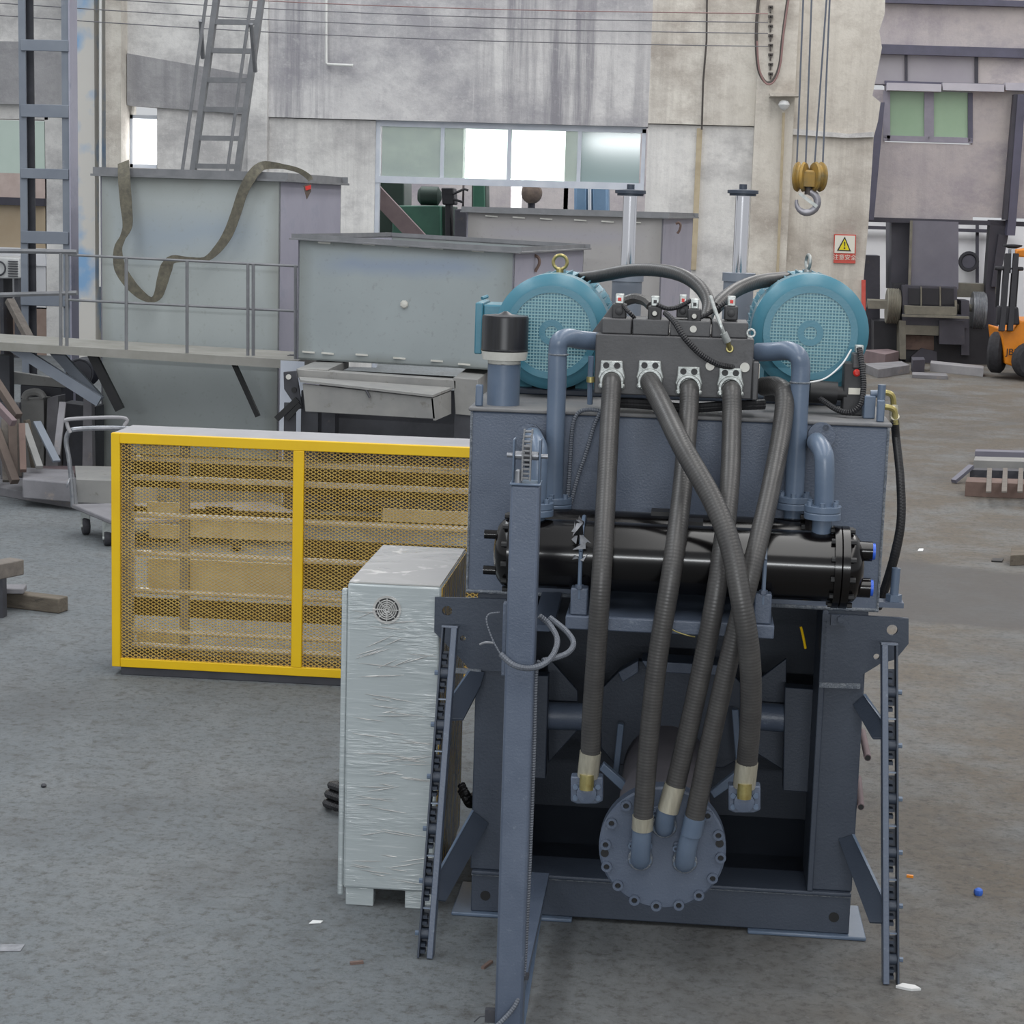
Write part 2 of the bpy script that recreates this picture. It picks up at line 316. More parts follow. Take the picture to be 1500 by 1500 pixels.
# ---------------------------------------------------------------- mesh helpers
class G:
    def __init__(s): s.v = []; s.f = []; s.uv = {}
    def quad(s, *idx): s.f.append(tuple(idx))
    def box(s, x0, x1, y0, y1, z0, z1):
        if x1 < x0: x0, x1 = x1, x0
        if y1 < y0: y0, y1 = y1, y0
        if z1 < z0: z0, z1 = z1, z0
        return s.prism([(x0, y0, z0), (x1, y0, z0), (x1, y0, z1), (x0, y0, z1)], (0, y1 - y0, 0))
    def prism(s, pts, d):
        n = len(pts); b = len(s.v); d = Vector(d); pts = [Vector(p) for p in pts]
        s.v += pts + [p + d for p in pts]
        s.f.append(tuple(range(b, b + n))); s.f.append(tuple(range(b + 2 * n - 1, b + n - 1, -1)))
        for i in range(n):
            j = (i + 1) % n; s.f.append((b + i, b + n + i, b + n + j, b + j))
        return s
    def beam(s, p, q, w, h, up=(0, 0, 1)):
        p = Vector(p); q = Vector(q); a = (q - p).normalized(); u = Vector(up)
        if abs(a.dot(u)) > .98: u = Vector((0, 1, 0))
        r = a.cross(u).normalized(); u = r.cross(a).normalized()
        c = [p + r * (i * w / 2) + u * (j * h / 2) for i, j in ((-1, -1), (1, -1), (1, 1), (-1, 1))]
        return s.prism(c, q - p)
    def tube(s, pts, r, seg=10, caps=True, ripple=None):
        pts = [Vector(p) for p in pts]; n = len(pts); rr = r if isinstance(r, (list, tuple)) else [r] * n
        b = len(s.v); t0 = (pts[1] - pts[0]).normalized(); ref = Vector((0, 0, 1)) if abs(t0.z) < .9 else Vector((1, 0, 0))
        u = t0.cross(ref).normalized(); L = 0
        lens = []
        for i, p in enumerate(pts):
            if i: L += (p - pts[i - 1]).length
            lens.append(L)
            t = (pts[min(i + 1, n - 1)] - pts[max(i - 1, 0)]).normalized()
            u = (u - t * u.dot(t)).normalized(); w = t.cross(u)
            for k in range(seg):
                a = 2 * math.pi * k / seg; s.v.append(p + (u * math.cos(a) + w * math.sin(a)) * rr[i])
        for i in range(n - 1):
            for k in range(seg):
                k2 = (k + 1) % seg
                s.uv[len(s.f)] = [(k / seg, lens[i]), ((k + 1) / seg, lens[i]), ((k + 1) / seg, lens[i + 1]), (k / seg, lens[i + 1])]
                s.f.append((b + i * seg + k, b + i * seg + k2, b + (i + 1) * seg + k2, b + (i + 1) * seg + k))
        if caps:
            s.f.append(tuple(range(b + seg - 1, b - 1, -1))); s.f.append(tuple(range(b + (n - 1) * seg, b + n * seg)))
        return s
    def lathe(s, o, axis, prof, seg=24):
        """prof: (distance along axis, radius) from one closed end to the other"""
        o = Vector(o); a = Vector(axis).normalized(); ref = Vector((0, 0, 1)) if abs(a.z) < .9 else Vector((1, 0, 0))
        u = a.cross(ref).normalized(); w = a.cross(u); b = len(s.v); n = len(prof)
        for t, r in prof:
            for k in range(seg):
                g = 2 * math.pi * (k + .5) / seg; s.v.append(o + a * t + (u * math.cos(g) + w * math.sin(g)) * max(r, 1e-5))
        for i in range(n - 1):
            for k in range(seg):
                k2 = (k + 1) % seg; s.f.append((b + i * seg + k, b + i * seg + k2, b + (i + 1) * seg + k2, b + (i + 1) * seg + k))
        s.f.append(tuple(range(b + seg - 1, b - 1, -1))); s.f.append(tuple(range(b + (n - 1) * seg, b + n * seg)))
        return s
    def cyl(s, p, q, r, seg=16):
        p = Vector(p); q = Vector(q); return s.lathe(p, q - p, [(0, r), ((q - p).length, r)], seg)
    def ring(s, c, axis, R, r, seg=24, ts=8, a0=0, a1=2 * math.pi):
        c = Vector(c); a = Vector(axis).normalized(); ref = Vector((0, 0, 1)) if abs(a.z) < .9 else Vector((1, 0, 0))
        u = a.cross(ref).normalized(); w = a.cross(u); full = abs(a1 - a0 - 2 * math.pi) < 1e-6; n = seg if full else seg + 1; b = len(s.v)
        for i in range(n):
            g = a0 + (a1 - a0) * i / seg; d = u * math.cos(g) + w * math.sin(g)
            for k in range(ts):
                e = 2 * math.pi * k / ts; s.v.append(c + d * (R + r * math.cos(e)) + a * (r * math.sin(e)))
        for i in range(seg):
            i2 = (i + 1) % n
            for k in range(ts):
                k2 = (k + 1) % ts; s.f.append((b + i * ts + k, b + i2 * ts + k, b + i2 * ts + k2, b + i * ts + k2))
        if not full:
            s.f.append(tuple(range(b, b + ts))); s.f.append(tuple(range(b + (n - 1) * ts, b + n * ts)))
        return s
    def annulus(s, c, axis, r0, r1, th, seg=32):
        """flat washer from c, thickness th along axis"""
        c = Vector(c); a = Vector(axis).normalized(); ref = Vector((0, 0, 1)) if abs(a.z) < .9 else Vector((1, 0, 0))
        u = a.cross(ref).normalized(); w = a.cross(u); b = len(s.v)
        for k in range(seg):
            g = 2 * math.pi * k / seg; d = u * math.cos(g) + w * math.sin(g)
            s.v += [c + d * r0, c + d * r1, c + d * r1 + a * th, c + d * r0 + a * th]
        for k in range(seg):
            k2 = (k + 1) % seg
            for j in range(4):
                j2 = (j + 1) % 4; s.f.append((b + 4 * k + j, b + 4 * k + j2, b + 4 * k2 + j2, b + 4 * k2 + j))
        return s
def wloc(o):
    v = Vector((0, 0, 0))
    while o is not None: v += o.location; o = o.parent
    return v
def smooth_path(pts, n=8):
    pts = [Vector(p) for p in pts]; out = []
    for i in range(len(pts) - 1):
        p0 = pts[max(i - 1, 0)]; p1 = pts[i]; p2 = pts[i + 1]; p3 = pts[min(i + 2, len(pts) - 1)]
        for k in range(n):
            t = k / n
            out.append(.5 * ((2 * p1) + (p2 - p0) * t + (2 * p0 - 5 * p1 + 4 * p2 - p3) * t * t + (3 * p1 - p0 - 3 * p2 + p3) * t ** 3))
    out.append(pts[-1]); return out
def obj(name, g, m, parent=None, label=None, bevel=0, stuff=False):
    me = bpy.data.meshes.new(name)
    if parent is not None: off = wloc(parent)
    else:
        lo = [min(v[i] for v in g.v) for i in range(3)]; hi = [max(v[i] for v in g.v) for i in range(3)]
        off = Vector(((lo[0] + hi[0]) / 2, (lo[1] + hi[1]) / 2, lo[2]))
    me.from_pydata([tuple(Vector(v) - off) for v in g.v], [], g.f)
    if g.uv:
        uvl = me.uv_layers.new(name='UVMap')
        for fi, uvs in g.uv.items():
            p = me.polygons[fi]
            for k, li in enumerate(p.loop_indices): uvl.data[li].uv = uvs[k]
    bm = bmesh.new(); bm.from_mesh(me); bmesh.ops.recalc_face_normals(bm, faces=bm.faces); bm.to_mesh(me); bm.free()
    me.polygons.foreach_set('use_smooth', [True] * len(me.polygons)); me.set_sharp_from_angle(angle=math.radians(38))
    me.materials.append(MATS[m])
    o = bpy.data.objects.new(name, me); COL.objects.link(o)
    if parent is not None: o.parent = parent
    else: o.location = off
    if label: o['label'] = label
    if stuff: o['kind'] = 'stuff'
    if bevel:
        b = o.modifiers.new('bevel', 'BEVEL'); b.width = bevel; b.segments = 2; b.limit_method = 'ANGLE'; b.angle_limit = math.radians(50)
    return o
def tag(o, label, cat, group=None):
    o['label'] = label; o['category'] = cat
    if group: o['group'] = group
    return o
def thing(name, label, cat, loc, group=None):
    o = bpy.data.objects.new(name, None); COL.objects.link(o); o.location = loc; o.empty_display_size = .1
    return tag(o, label, cat, group)
def struct(name, g, m, parent=None, bevel=0):
    o = obj(name, g, m, parent, bevel=bevel)
    if parent is None: o['kind'] = 'structure'
    return o
def hexbolt(g, c, axis, r, h): g.lathe(c, axis, [(0, r), (h, r)], 6)
def copy_tree(o, parent=None, delta=None):
    c = o.copy(); COL.objects.link(c); c.parent = parent
    if delta is not None: c.location = o.location + Vector(delta)
    for ch in list(o.children): copy_tree(ch, c)
    return c
# ================================================================ the setting
YW = 19.5
def WX(px, py=230, Y=YW): return P(px, py, Y).x
def WZ(py, px=750, Y=YW): return P(px, py, Y).z
g = G(); g.box(-30, 30, -16, 45, -.3, 0); struct('floor', g, 'floor_concrete')
wall = thing('wall_back', '', '', (WX(750), YW + .2, 0)); del wall['label'], wall['category']; wall['kind'] = 'structure'
def wpiece(name, x0, y0, x1, y1, m, Y=YW, th=.4, proud=0, ztop=None, zbot=None, parent=wall):
    """block of wall: pixel rectangle at plane Y, optional true heights"""
    pm = (x0 + x1) / 2
    z1 = ztop if ztop is not None else WZ(y0, pm, Y); z0 = zbot if zbot is not None else WZ(y1, pm, Y)
    g = G(); g.box(WX(x0, (y0 + y1) / 2, Y), WX(x1, (y0 + y1) / 2, Y), Y - proud, Y + th, z0, z1)
    return obj(name, g, m, parent)
TOP = 9.0
wpiece('wall_block', 393, 0, 550, 400, 'plaster', zbot=0, ztop=WZ(178, 600))
wpiece('lintel_block', 953, 0, 1112, 183, 'pillar_plaster', ztop=TOP, zbot=WZ(183, 1030), proud=.05)
wpiece('lintel_block', 393, 0, 953, 181, 'concrete_streaked', ztop=TOP, zbot=WZ(181, 750), proud=.05)
wpiece('wall_block', 945, 185, 1112, 400, 'plaster', zbot=0, ztop=WZ(184, 1030))
wpiece('pillar', 1104, 0, 1160, 400, 'pillar_plaster', zbot=0, ztop=TOP, proud=.22)
g = G(); rag = [(1150, -160), (1302, -160), (1296, 20), (1288, 45), (1292, 70), (1286, 100), (1278, 140), (1290, 150), (1286, 178), (1280, 200), (1272, 330), (1264, 420), (1262, 560), (1140, 560)]
g.prism([P(x, y, YW) for x, y in rag], (0, .5, 0)); obj('wall_block', g, 'pillar_plaster', wall)
g = G(); g.prism([P(x, y, YW - .06) for x, y in [(1158, 188), (1243, 196), (1280, 193), (1280, 201), (1240, 202), (1158, 197)]], (0, .08, 0)); obj('ledge', g, 'plaster', wall)
# left bay: columns, dark beam, annex window
wpiece('pillar', 112, 0, 147, 400, 'plaster_blue', zbot=0, ztop=TOP, proud=.25)
wpiece('recess_block', 147, 0, 165, 400, 'plaster_blue', zbot=0, ztop=TOP)
wpiece('pillar', 165, 0, 187, 400, 'pillar_plaster', zbot=0, ztop=TOP, proud=.3)
wpiece('pillar', 366, 0, 394, 400, 'plaster', zbot=0, ztop=TOP, proud=.12)
wpiece('wall_block', 186, 0, 368, 120, 'plaster', ztop=TOP, zbot=WZ(120, 280))
g = G(); g.prism([P(x, y, YW - .06) for x, y in [(186, 78), (300, 98), (368, 110), (368, 168), (186, 154)]], (0, .4, 0)); obj('beam', g, 'beam_concrete', wall)
wpiece('wall_block', 230, 156, 368, 400, 'plaster', zbot=0, ztop=WZ(160, 300))
wpiece('sill_block', 186, 246, 232, 400, 'plaster', zbot=0)
wpiece('wall_block', -1100, 0, 114, 58, 'plaster', ztop=TOP, zbot=WZ(62, 50))
wpiece('beam', -1100, 50, 130, 140, 'beam_concrete', proud=.1)
wpiece('wall_block', -1100, 138, 70, 160, 'plaster'); wpiece('wall_block', 66, 138, 116, 400, 'plaster', zbot=0)
wpiece('annex_glass', -1100, 162, 66, 238, 'glass_side', th=.03)
wpiece('brick_band', -1100, 238, 68, 273, 'brick_band'); wpiece('beam', -1100, 273, 68, 284, 'beam_dark', proud=.1)
wpiece('panel', -1100, 284, 68, 345, 'beige_panel'); wpiece('panel', -1100, 345, 68, 370, 'white_panel', proud=.04)
wpiece('panel', -1100, 370, 68, 432, 'white_panel'); wpiece('panel', -1100, 430, 68, 500, 'brown_wall', zbot=0)
# bright window in the left bay
w1 = thing('window_1', '', '', (WX(208), YW, WZ(246, 208))); del w1['label'], w1['category']; w1['kind'] = 'structure'
g = G(); xa, xb, za, zb = WX(186), WX(232), WZ(246, 208), WZ(168, 208)
for a in ((xa, xa + .05, za, zb), (xb - .05, xb, za, zb), (xa, xb, zb - .05, zb), (xa, xb, za, za + .05)): g.box(a[0], a[1], YW + .1, YW + .15, a[2], a[3])
obj('window_frame', g, 'frame_alu', w1)
g = G(); g.box(xa + .05, xb - .05, YW + .12, YW + .13, za + .05, zb - .05); obj('pane', g, 'daylit_glass', w1)
# long window over the opening
w2 = thing('window_2', '', '', (WX(748), YW, WZ(272, 748))); del w2['label'], w2['category']; w2['kind'] = 'structure'
xa, xb = WX(548), WX(945); za, zb, zt = WZ(272, 748), WZ(263, 748), WZ(184, 748)
g = G(); g.box(xa, xb, YW + .02, YW + .14, za - .01, zb); g.box(xa, xb, YW + .04, YW + .12, zt - .05, zt + .03); g.box(xa, xa + .07, YW + .03, YW + .13, 0, zt); g.box(xb - .05, xb, YW + .04, YW + .12, za, zt)
obj('window_frame', g, 'frame_alu', w2)
mull = [647, 745, 848]
for x in mull:
    g = G(); c = WX(x); g.box(c - .025, c + .025, YW + .045, YW + .115, zb, zt - .05); obj('mullion', g, 'frame_alu', w2)
ed = [xa + .07] + [WX(x) for x in mull] + [xb - .05]
for i in range(4):
    g = G(); g.box(ed[i] + .02, ed[i + 1] - .02, YW + .07, YW + .08, zb, zt - .05); obj('pane', g, 'glass_teal' if i == 3 else 'glass_green', w2)
# next bay seen through the opening: its far wall with a tall window and a gap to the daylight
YB = 29.0
nb = thing('wall_far', '', '', (WX(750, 230, YB), YB, 0)); del nb['label'], nb['category']; nb['kind'] = 'structure'
for a in [(420, 0, 680, 320, 'facade'), (830, 0, 1010, 320, 'facade'), (680, 265, 748, 320, 'facade'), (764, 265, 832, 320, 'facade')]:
    x0, y0, x1, y1, m = a
    wpiece('wall_block', x0, y0, x1, y1, m, Y=YB, zbot=0 if y1 > 300 else None, ztop=TOP if y0 < 10 else None, parent=nb)
wpiece('wall_block', 670, 0, 840, 150, 'facade', Y=YB, ztop=TOP, parent=nb)
wpiece('daylit_pane', 682, 148, 832, 268, 'daylit_glass', Y=YB + .2, th=.03, parent=nb); wpiece('daylit_gap', 746, 262, 766, 340, 'daylit_glass', Y=YB + .2, th=.03, zbot=0, parent=nb)
# right: facade of the upper floor beyond the end of the concrete wall
YF = 24.5
fa = thing('wall_right', '', '', (WX(1400, 230, YF), YF, 0)); del fa['label'], fa['category']; fa['kind'] = 'structure'
def fpoly(name, pts, m, th=.3, Y=YF, parent=fa):
    g = G(); g.prism([P(x, y, Y) for x, y in pts], (0, th, 0)); return obj(name, g, m, parent)
def frect(name, x0, y0, x1, y1, m, th=.3, Y=YF, parent=fa): return fpoly(name, [(x0, y0), (x1, y0 + (x1 - x0) * .03), (x1, y1 + (x1 - x0) * .03), (x0, y1)], m, th, Y, parent)
frect('wall_block', 1270, -200, 2500, 66, 'facade')
frect('beam', 1270, -6, 2500, 3, 'beam_violet', .4, YF - .12)
frect('beam', 1270, 64, 2500, 78, 'beam_violet', .4, YF - .12)
frect('wall_panel', 1300, 78, 1326, 122, 'facade_dark'); frect('wall_panel', 1329, 78, 1428, 122, 'facade_dark'); frect('wall_panel', 1433, 80, 2500, 122, 'facade')
frect('wall_block', 1260, 78, 1300, 122, 'facade_dark')
for a in ((1325.5, 1329.5), (1428, 1433)): frect('mullion', a[0], 79, a[1], 122, 'beam_dark', .1, YF - .04)
frect('trim', 1296, 118, 2500, 124, 'beam_violet', .3, YF - .05)
for a in ((1300, 1379), (1381, 1471), (1473, 1640)): frect('ledge', a[0], 121, a[1], 132, 'ledge_grey', .5, YF - .2)
frect('wall_block', 1424, 130, 2500, 318, 'facade'); fpoly('wall_block', [(1240, 206), (1425, 212), (1425, 324), (1235, 317)], 'facade'); frect('wall_block', 1240, 130, 1296, 210, 'facade')
w3 = thing('window_3', '', '', P(1360, 207, YF)); del w3['label'], w3['category']; w3['kind'] = 'structure'
for a in ((1294, 133, 1304, 206), (1354, 134, 1368, 206), (1418, 136, 1425, 208), (1294, 198, 1425, 206)): frect('window_frame', *a, 'beam_violet' if a[0] == 1418 else 'frame_violet', .12, YF - .02, w3)
frect('pane', 1303, 133, 1356, 200, 'glass_office', .03, YF + .02, w3); frect('pane', 1366, 134, 1420, 200, 'glass_office', .03, YF + .02, w3)
frect('beam', 1240, 317, 2500, 324, 'beam_dark', .5, YF - .1)
for pts in ([(1284, 150), (1296, 150), (1280, 322), (1266, 322)],): fpoly('brace', pts, 'beam_violet', .15, YF - .35)
fpoly('column', [(1486, 138), (1491, 138), (1476, 322), (1470, 322)], 'beam_dark', .2, YF - .3); fpoly('column', [(1491, 138), (1503, 138), (1487, 345), (1475, 345)], 'beam_violet', .25, YF - .32)
fpoly('column', [(1451, 322), (1484, 323), (1480, 345), (1462, 345), (1455, 480), (1440, 480)], 'beam_dark', .3, YF - .1)
fpoly('brace', [(1463, 343), (1477, 345), (1463, 420), (1452, 420)], 'beam_dark', .2, YF - .2)
frect('wall_block', 1180, 318, 2500, 560, 'white_panel', .3, 32.0)
frect('conduit', 1430, 325, 1434, 420, 'beam_dark', .1, 31.8); frect('conduit', 1250, 330, 1480, 335, 'beam_dark', .1, 31.7)
# ================================================================ things fixed to the back wall
g = G(); pts = [P(478, -60, YW - .15), P(478, 92, YW - .15), P(480, 94, YW - .15), P(517, 96, YW - .15)]; g.tube(pts, .018, 8)
tag(obj('wall_conduit', g, 'conduit_white'), 'thin white elbow conduit on the streaked concrete wall left of the long window', 'conduit')
g = G(); g.tube([P(147, -40, YW - .3), P(147, 240, YW - .3), P(147, 420, YW - .3)], .02, 8)
tag(obj('wall_pipe', g, 'conduit_white'), 'white vertical pipe running down the blue-stained column', 'pipe')
g = G(); g.tube([P(1036, -40, YW - .12), P(1035, 60, YW - .12), P(1030, 120, YW - .12), P(1028, 190, YW - .12)], .014, 6)
tag(obj('wall_cable', g, 'wire_dark'), 'dark cable hanging down the concrete wall to a tan conduit', 'cable')
g = G(); q = P(1025, 188, YW - .06); g.box(q.x - .035, q.x + .035, YW - .06, YW, WZ(395, 1020), q.z)
tag(obj('wall_conduit', g, 'conduit_tan'), 'flat tan cable duct on the wall below the dark cable', 'conduit')
for i, (y0, y1, m) in enumerate([(-2, 14, 'wire_red'), (8, 27, 'wire_grey'), (24, 43, 'wire_grey'), (42, 62, 'wire_grey')]):
    g = G(); pts = []
    for k in range(13):
        t = k / 12; x = -40 + 1165 * t; pts.append(P(x, y0 - 8 + (y1 - y0 + 14) * t + 10 * math.sin(math.pi * t) - 14 * (1 - t), YW - .45))
    g.tube(pts, .0065, 5)
    tag(obj('overhead_wire', g, m), ('reddish bare wire strung across the top of the concrete wall', 'thin grey wire strung just under the reddish wire', 'thin grey wire strung between two other grey wires', 'lowest grey wire strung along the concrete wall, above the long window')[i], 'wire', 'bare wires along the wall')
wl = thing('looped_cable', 'dark and reddish cable hanging in a U loop on the plastered pillar', 'cable', P(1128, 122, YW - .3))
g = G(); g.tube(smooth_path([P(x, y, YW - .3) for x, y in [(1114, -30), (1108, 40), (1110, 95), (1120, 119), (1132, 118), (1142, 95), (1147, 50), (1158, -30)]], 6), .02, 8); obj('cable', g, 'wire_dark', wl)
g = G(); g.tube(smooth_path([P(x, y, YW - .33) for x, y in [(1109, 60), (1112, 100), (1122, 122), (1134, 119), (1143, 95), (1149, 40), (1160, -30)]], 6), .013, 6); obj('cable', g, 'wire_red', wl)
g = G()
for y in range(10, 110, 14): q = P(1129, y, YW - .25); g.box(q.x - .03, q.x + .03, YW - .26, YW - .22, q.z - .015, q.z + .015); g.box(q.x - .01, q.x + .01, YW - .26, YW - .22, q.z - .07, q.z)
tag(obj('insulator_rack', g, 'wire_dark'), 'narrow dark rack of wire hooks on the pillar inside the cable loop', 'wire rack')
lamp = thing('wall_lamp', 'small white bulb lamp under a concrete ledge on the pillar', 'lamp', P(1148, 165, YW - .4))
g = G(); g.prism([P(x, y, YW - .5) for x, y in [(1128, 136), (1160, 136), (1171, 141), (1128, 141)]], (0, .3, 0)); obj('ledge', g, 'pillar_plaster', lamp)
g = G(); g.lathe(P(1148, 162, YW - .4), (0, 0, 1), [(0, .01), (.03, .05), (.07, .075), (.11, .06), (.13, .03)], 14); obj('bulb', g, 'white_plastic', lamp)
g = G(); q = P(1148, 165, YW - .26); g.tube([q, P(1143, 300, YW - .26), P(1138, 420, YW - .26)], .02, 6); obj('conduit', g, 'conduit_tan', lamp)
# warning sign with the yellow triangle
sg = thing('warning_sign', 'white warning sign with a yellow triangle and a red caption on the pillar', 'sign', P(1237, 385, YW - .03))
def srect(name, x0, y0, x1, y1, m, Y, th): g = G(); g.prism([P(x0, y0, Y), P(x1, y0 + .8, Y), P(x1 - 1, y1 + .8, Y), P(x0 - 1, y1, Y)], (0, th, 0)); return obj(name, g, m, sg)
srect('border', 1222, 343, 1254, 385, 'sign_red', YW - .03, .03); srect('plate', 1223.3, 344.5, 1252.7, 370.5, 'sign_white', YW - .036, .01)
g = G(); g.prism([P(x, y, YW - .042) for x, y in [(1237.5, 346.5), (1246.5, 368), (1226, 367.2)]], (0, .008, 0)); obj('triangle_border', g, 'sign_black', sg)
g = G(); g.prism([P(x, y, YW - .048) for x, y in [(1237.4, 350), (1244, 366.4), (1229, 365.8)]], (0, .008, 0)); obj('triangle', g, 'sign_yellow', sg)
g = G(); g.prism([P(x, y, YW - .054) for x, y in [(1236.5, 354), (1238.3, 354), (1237.8, 361), (1236.8, 361)]], (0, .008, 0)); q = P(1237.1, 363.4, YW - .054); g.cyl(q, q + Vector((0, .008, 0)), .011, 10); obj('exclamation_mark', g, 'sign_black', sg)
def text(body, loc, size, m, parent, rot=(math.pi / 2, 0, 0), name='lettering', sx=1):
    c = bpy.data.curves.new(name, 'FONT'); c.body = body; c.size = size; c.align_x = 'CENTER'; c.align_y = 'CENTER'; c.extrude = .001
    o = bpy.data.objects.new(name + '_t', c); COL.objects.link(o)
    me = bpy.data.meshes.new_from_object(o.evaluated_get(bpy.context.evaluated_depsgraph_get())); bpy.data.objects.remove(o)
    me.materials.clear(); me.materials.append(MATS[m]); n = bpy.data.objects.new(name, me); COL.objects.link(n); n.parent = parent
    n.location = Vector(loc) - wloc(parent); n.rotation_euler = rot; n.scale = (sx, 1, 1); return n
text('\u6ce8\u610f\u5b89\u5168', P(1237.2, 377.5, YW - .036), .075, 'sign_white', sg)
rs = thing('red_notice', 'narrow red vertical notice strip on the edge of the concrete wall', 'sign', P(1266, 455, YW - .05))
g = G(); g.prism([P(x, y, YW - .05) for x, y in [(1262, 410), (1268, 410), (1268, 455), (1262, 455)]], (0, .02, 0)); obj('plate', g, 'sign_red', rs)
# ================================================================ crane hook
YC = 12.0
ck = thing('crane_hook_block', 'two-sheave crane block with a steel hook hanging on four wire ropes', 'crane hook', P(1183, 312, YC))
for a, b in (((1179, -60), (1167, 245)), ((1191, -60), (1180, 245)), ((1215, -60), (1193, 245)), ((1218, -60), (1205, 245))):
    g = G(); g.tube([P(a[0] * 2 - b[0], a[1] * 2 - b[1], YC), P(b[0], b[1], YC)], .009, 6); obj('wire_rope', g, 'rope', ck)
for x in (1173, 1198):
    c = P(x, 259, YC); g = G(); ax = Vector((1, -.35 if x < 1185 else .35, 0))
    g.lathe(c - ax.normalized() * .045, ax, [(0, .06), (0, .125), (.02, .135), (.035, .11), (.055, .11), (.07, .135), (.09, .125), (.09, .06)], 24); obj('sheave', g, 'sheave', ck)
g = G(); a = P(1172, 256, YC); b = P(1199, 258, YC); g.cyl(a, b, .05, 12); q = P(1185, 262, YC); g.box(q.x - .05, q.x + .05, YC - .06, YC + .06, q.z - .07, q.z + .06); obj('crosshead', g, 'sheave', ck)
g = G(); g.cyl(P(1185, 262, YC), P(1184, 285, YC), .035, 12); obj('shank', g, 'wire_dark', ck)
g = G(); c = P(1182, 296, YC); pts = [P(1184, 280, YC)]; rr = [.03]
for k in range(15):
    a = math.radians(75 - k * 19); pts.append(c + Vector((math.cos(a) * .095, 0, math.sin(a) * .095))); rr.append(.034 if k < 10 else .034 - (k - 9) * .004)
g.tube(pts, rr, 10); obj('hook', g, 'hook', ck)
g = G(); g.beam(P(1171, 283, YC - .04), P(1197, 303, YC - .04), .012, .03); obj('safety_latch', g, 'zinc', ck)
# ================================================================ press in the background
YP = 24.3
pr = thing('punch_press', 'large dark oily press standing under the upper floor beside the forklift', 'press', P(1360, 540, Z=0))
def ppoly(name, pts, m, Y=YP, th=.5, parent=None): g = G(); g.prism([P(x, y, Y) for x, y in pts], (0, th, 0)); return obj(name, g, m, parent or pr)
def prect(name, x0, y0, x1, y1, m, Y=YP, th=.5, parent=None): k = (x1 - x0) * .03; return ppoly(name, [(x0, y0), (x1, y0 + k), (x1, y1 + k), (x0, y1)], m, Y, th, parent)
prect('slide', 1335, 323, 1404, 422, 'press_grey', YP, 1.0); prect('slide_side', 1306, 322, 1337, 425, 'press_dark', YP + .3, .9)
g = G(); g.beam(P(1335, 323, YP - .02), P(1332, 420, YP - .02), .04, .03, (0, 1, 0)); obj('edge_bead', g, 'press_oily', pr)
hd = prect('housing', 1322, 418, 1402, 462, 'press_dark', YP - .3, 1.2)
for x0, x1 in ((1331, 1348), (1351, 1376), (1379, 1397)): prect('die_opening', x0, 422, x1, 446, 'press_black', YP - .34, .05)
prect('table', 1326, 448, 1400, 460, 'press_oily', YP - .5, .4); prect('bed', 1322, 459, 1418, 478, 'press_dark', YP - .4, 1.2)
prect('base', 1322, 476, 1375, 490, 'press_oily', YP - .42, 1.0); prect('leg', 1318, 470, 1327, 526, 'press_oily', YP - .45, .5)
prect('base', 1326, 488, 1420, 545, 'press_black', YP - .2, 1.0); prect('control_box', 1376, 469, 1413, 504, 'press_dark', YP - .5, .4)
g = G(); g.prism([P(x, y, YP - .3) for x, y in [(1345, 545), (1335, 522), (1350, 510), (1372, 515), (1374, 545)]], (0, .3, 0)); obj('scrap_chute', g, 'press_dark', pr)
prect('upright', 1266, 374, 1289, 512, 'press_dark', YP + .6, .6); prect('upright', 1310, 415, 1326, 470, 'press_black', YP - .1, .6); prect('upright', 1280, 470, 1318, 528, 'press_black', YP, .8)
prect('side_frame', 1420, 480, 1460, 545, 'press_black', YP - .2, .8); prect('side_frame', 1400, 415, 1462, 435, 'press_oily', YP + .3, .5); prect('side_frame', 1440, 430, 1462, 490, 'press_dark', YP + .2, .4)
for x, r in ((1304, 26), (1429, 28)):
    c = P(x, 448 if x < 1400 else 455, YP - .1); s = S(x, 450, YP); g = G(); prof = [(0, .05), (0, r * s * .95)]
    for k in range(7): prof += [(.015 + k * .025, r * s), (.028 + k * .025, r * s * .95)]
    prof += [(.2, r * s * .9), (.2, .05)]; g.lathe(c - Vector((.06, 0, 0)), (1, 0, 0), prof, 28); obj('flywheel', g, 'steel_bar' if x > 1400 else 'press_oily', pr)
g = G(); g.cyl(P(1270, 444, YP + .2), P(1330, 446, YP + .2), .07, 12); obj('shaft', g, 'press_oily', pr); g = G(); g.cyl(P(1395, 450, YP), P(1440, 452, YP), .06, 12); obj('shaft', g, 'press_oily', pr)
for x_ in (1349.5, 1377.5): prect('die_rib', x_ - 1, 420, x_ + 1, 448, 'press_oily', YP - .36, .06)
prect('post_strip', 1399, 440, 1402, 462, 'press_oily', YP - .42, .1); prect('side_plate', 1408, 440, 1420, 520, 'press_dark', YP - .3, .5); prect('bed_rail', 1322, 461, 1420, 464, 'press_oily', YP - .62, .1); prect('chute_mouth', 1327, 491, 1368, 512, 'rust', YP - .24, .05)
prect('limb', 1272, 440, 1300, 452, 'press_oily', YP - .5, .1)
bk = thing('wall_fan', 'dark round wall fan on the pale wall behind the press', 'fan', P(1419, 385, 31.6)); g = G(); c = P(1419, 383, 31.6); g.ring(c, (0, 1, 0), .16, .035, 20, 6); obj('fan_ring', g, 'press_black', bk); g = G(); g.cyl(c, c + Vector((0, .3, 0)), .13, 14); obj('fan_motor', g, 'press_dark', bk)
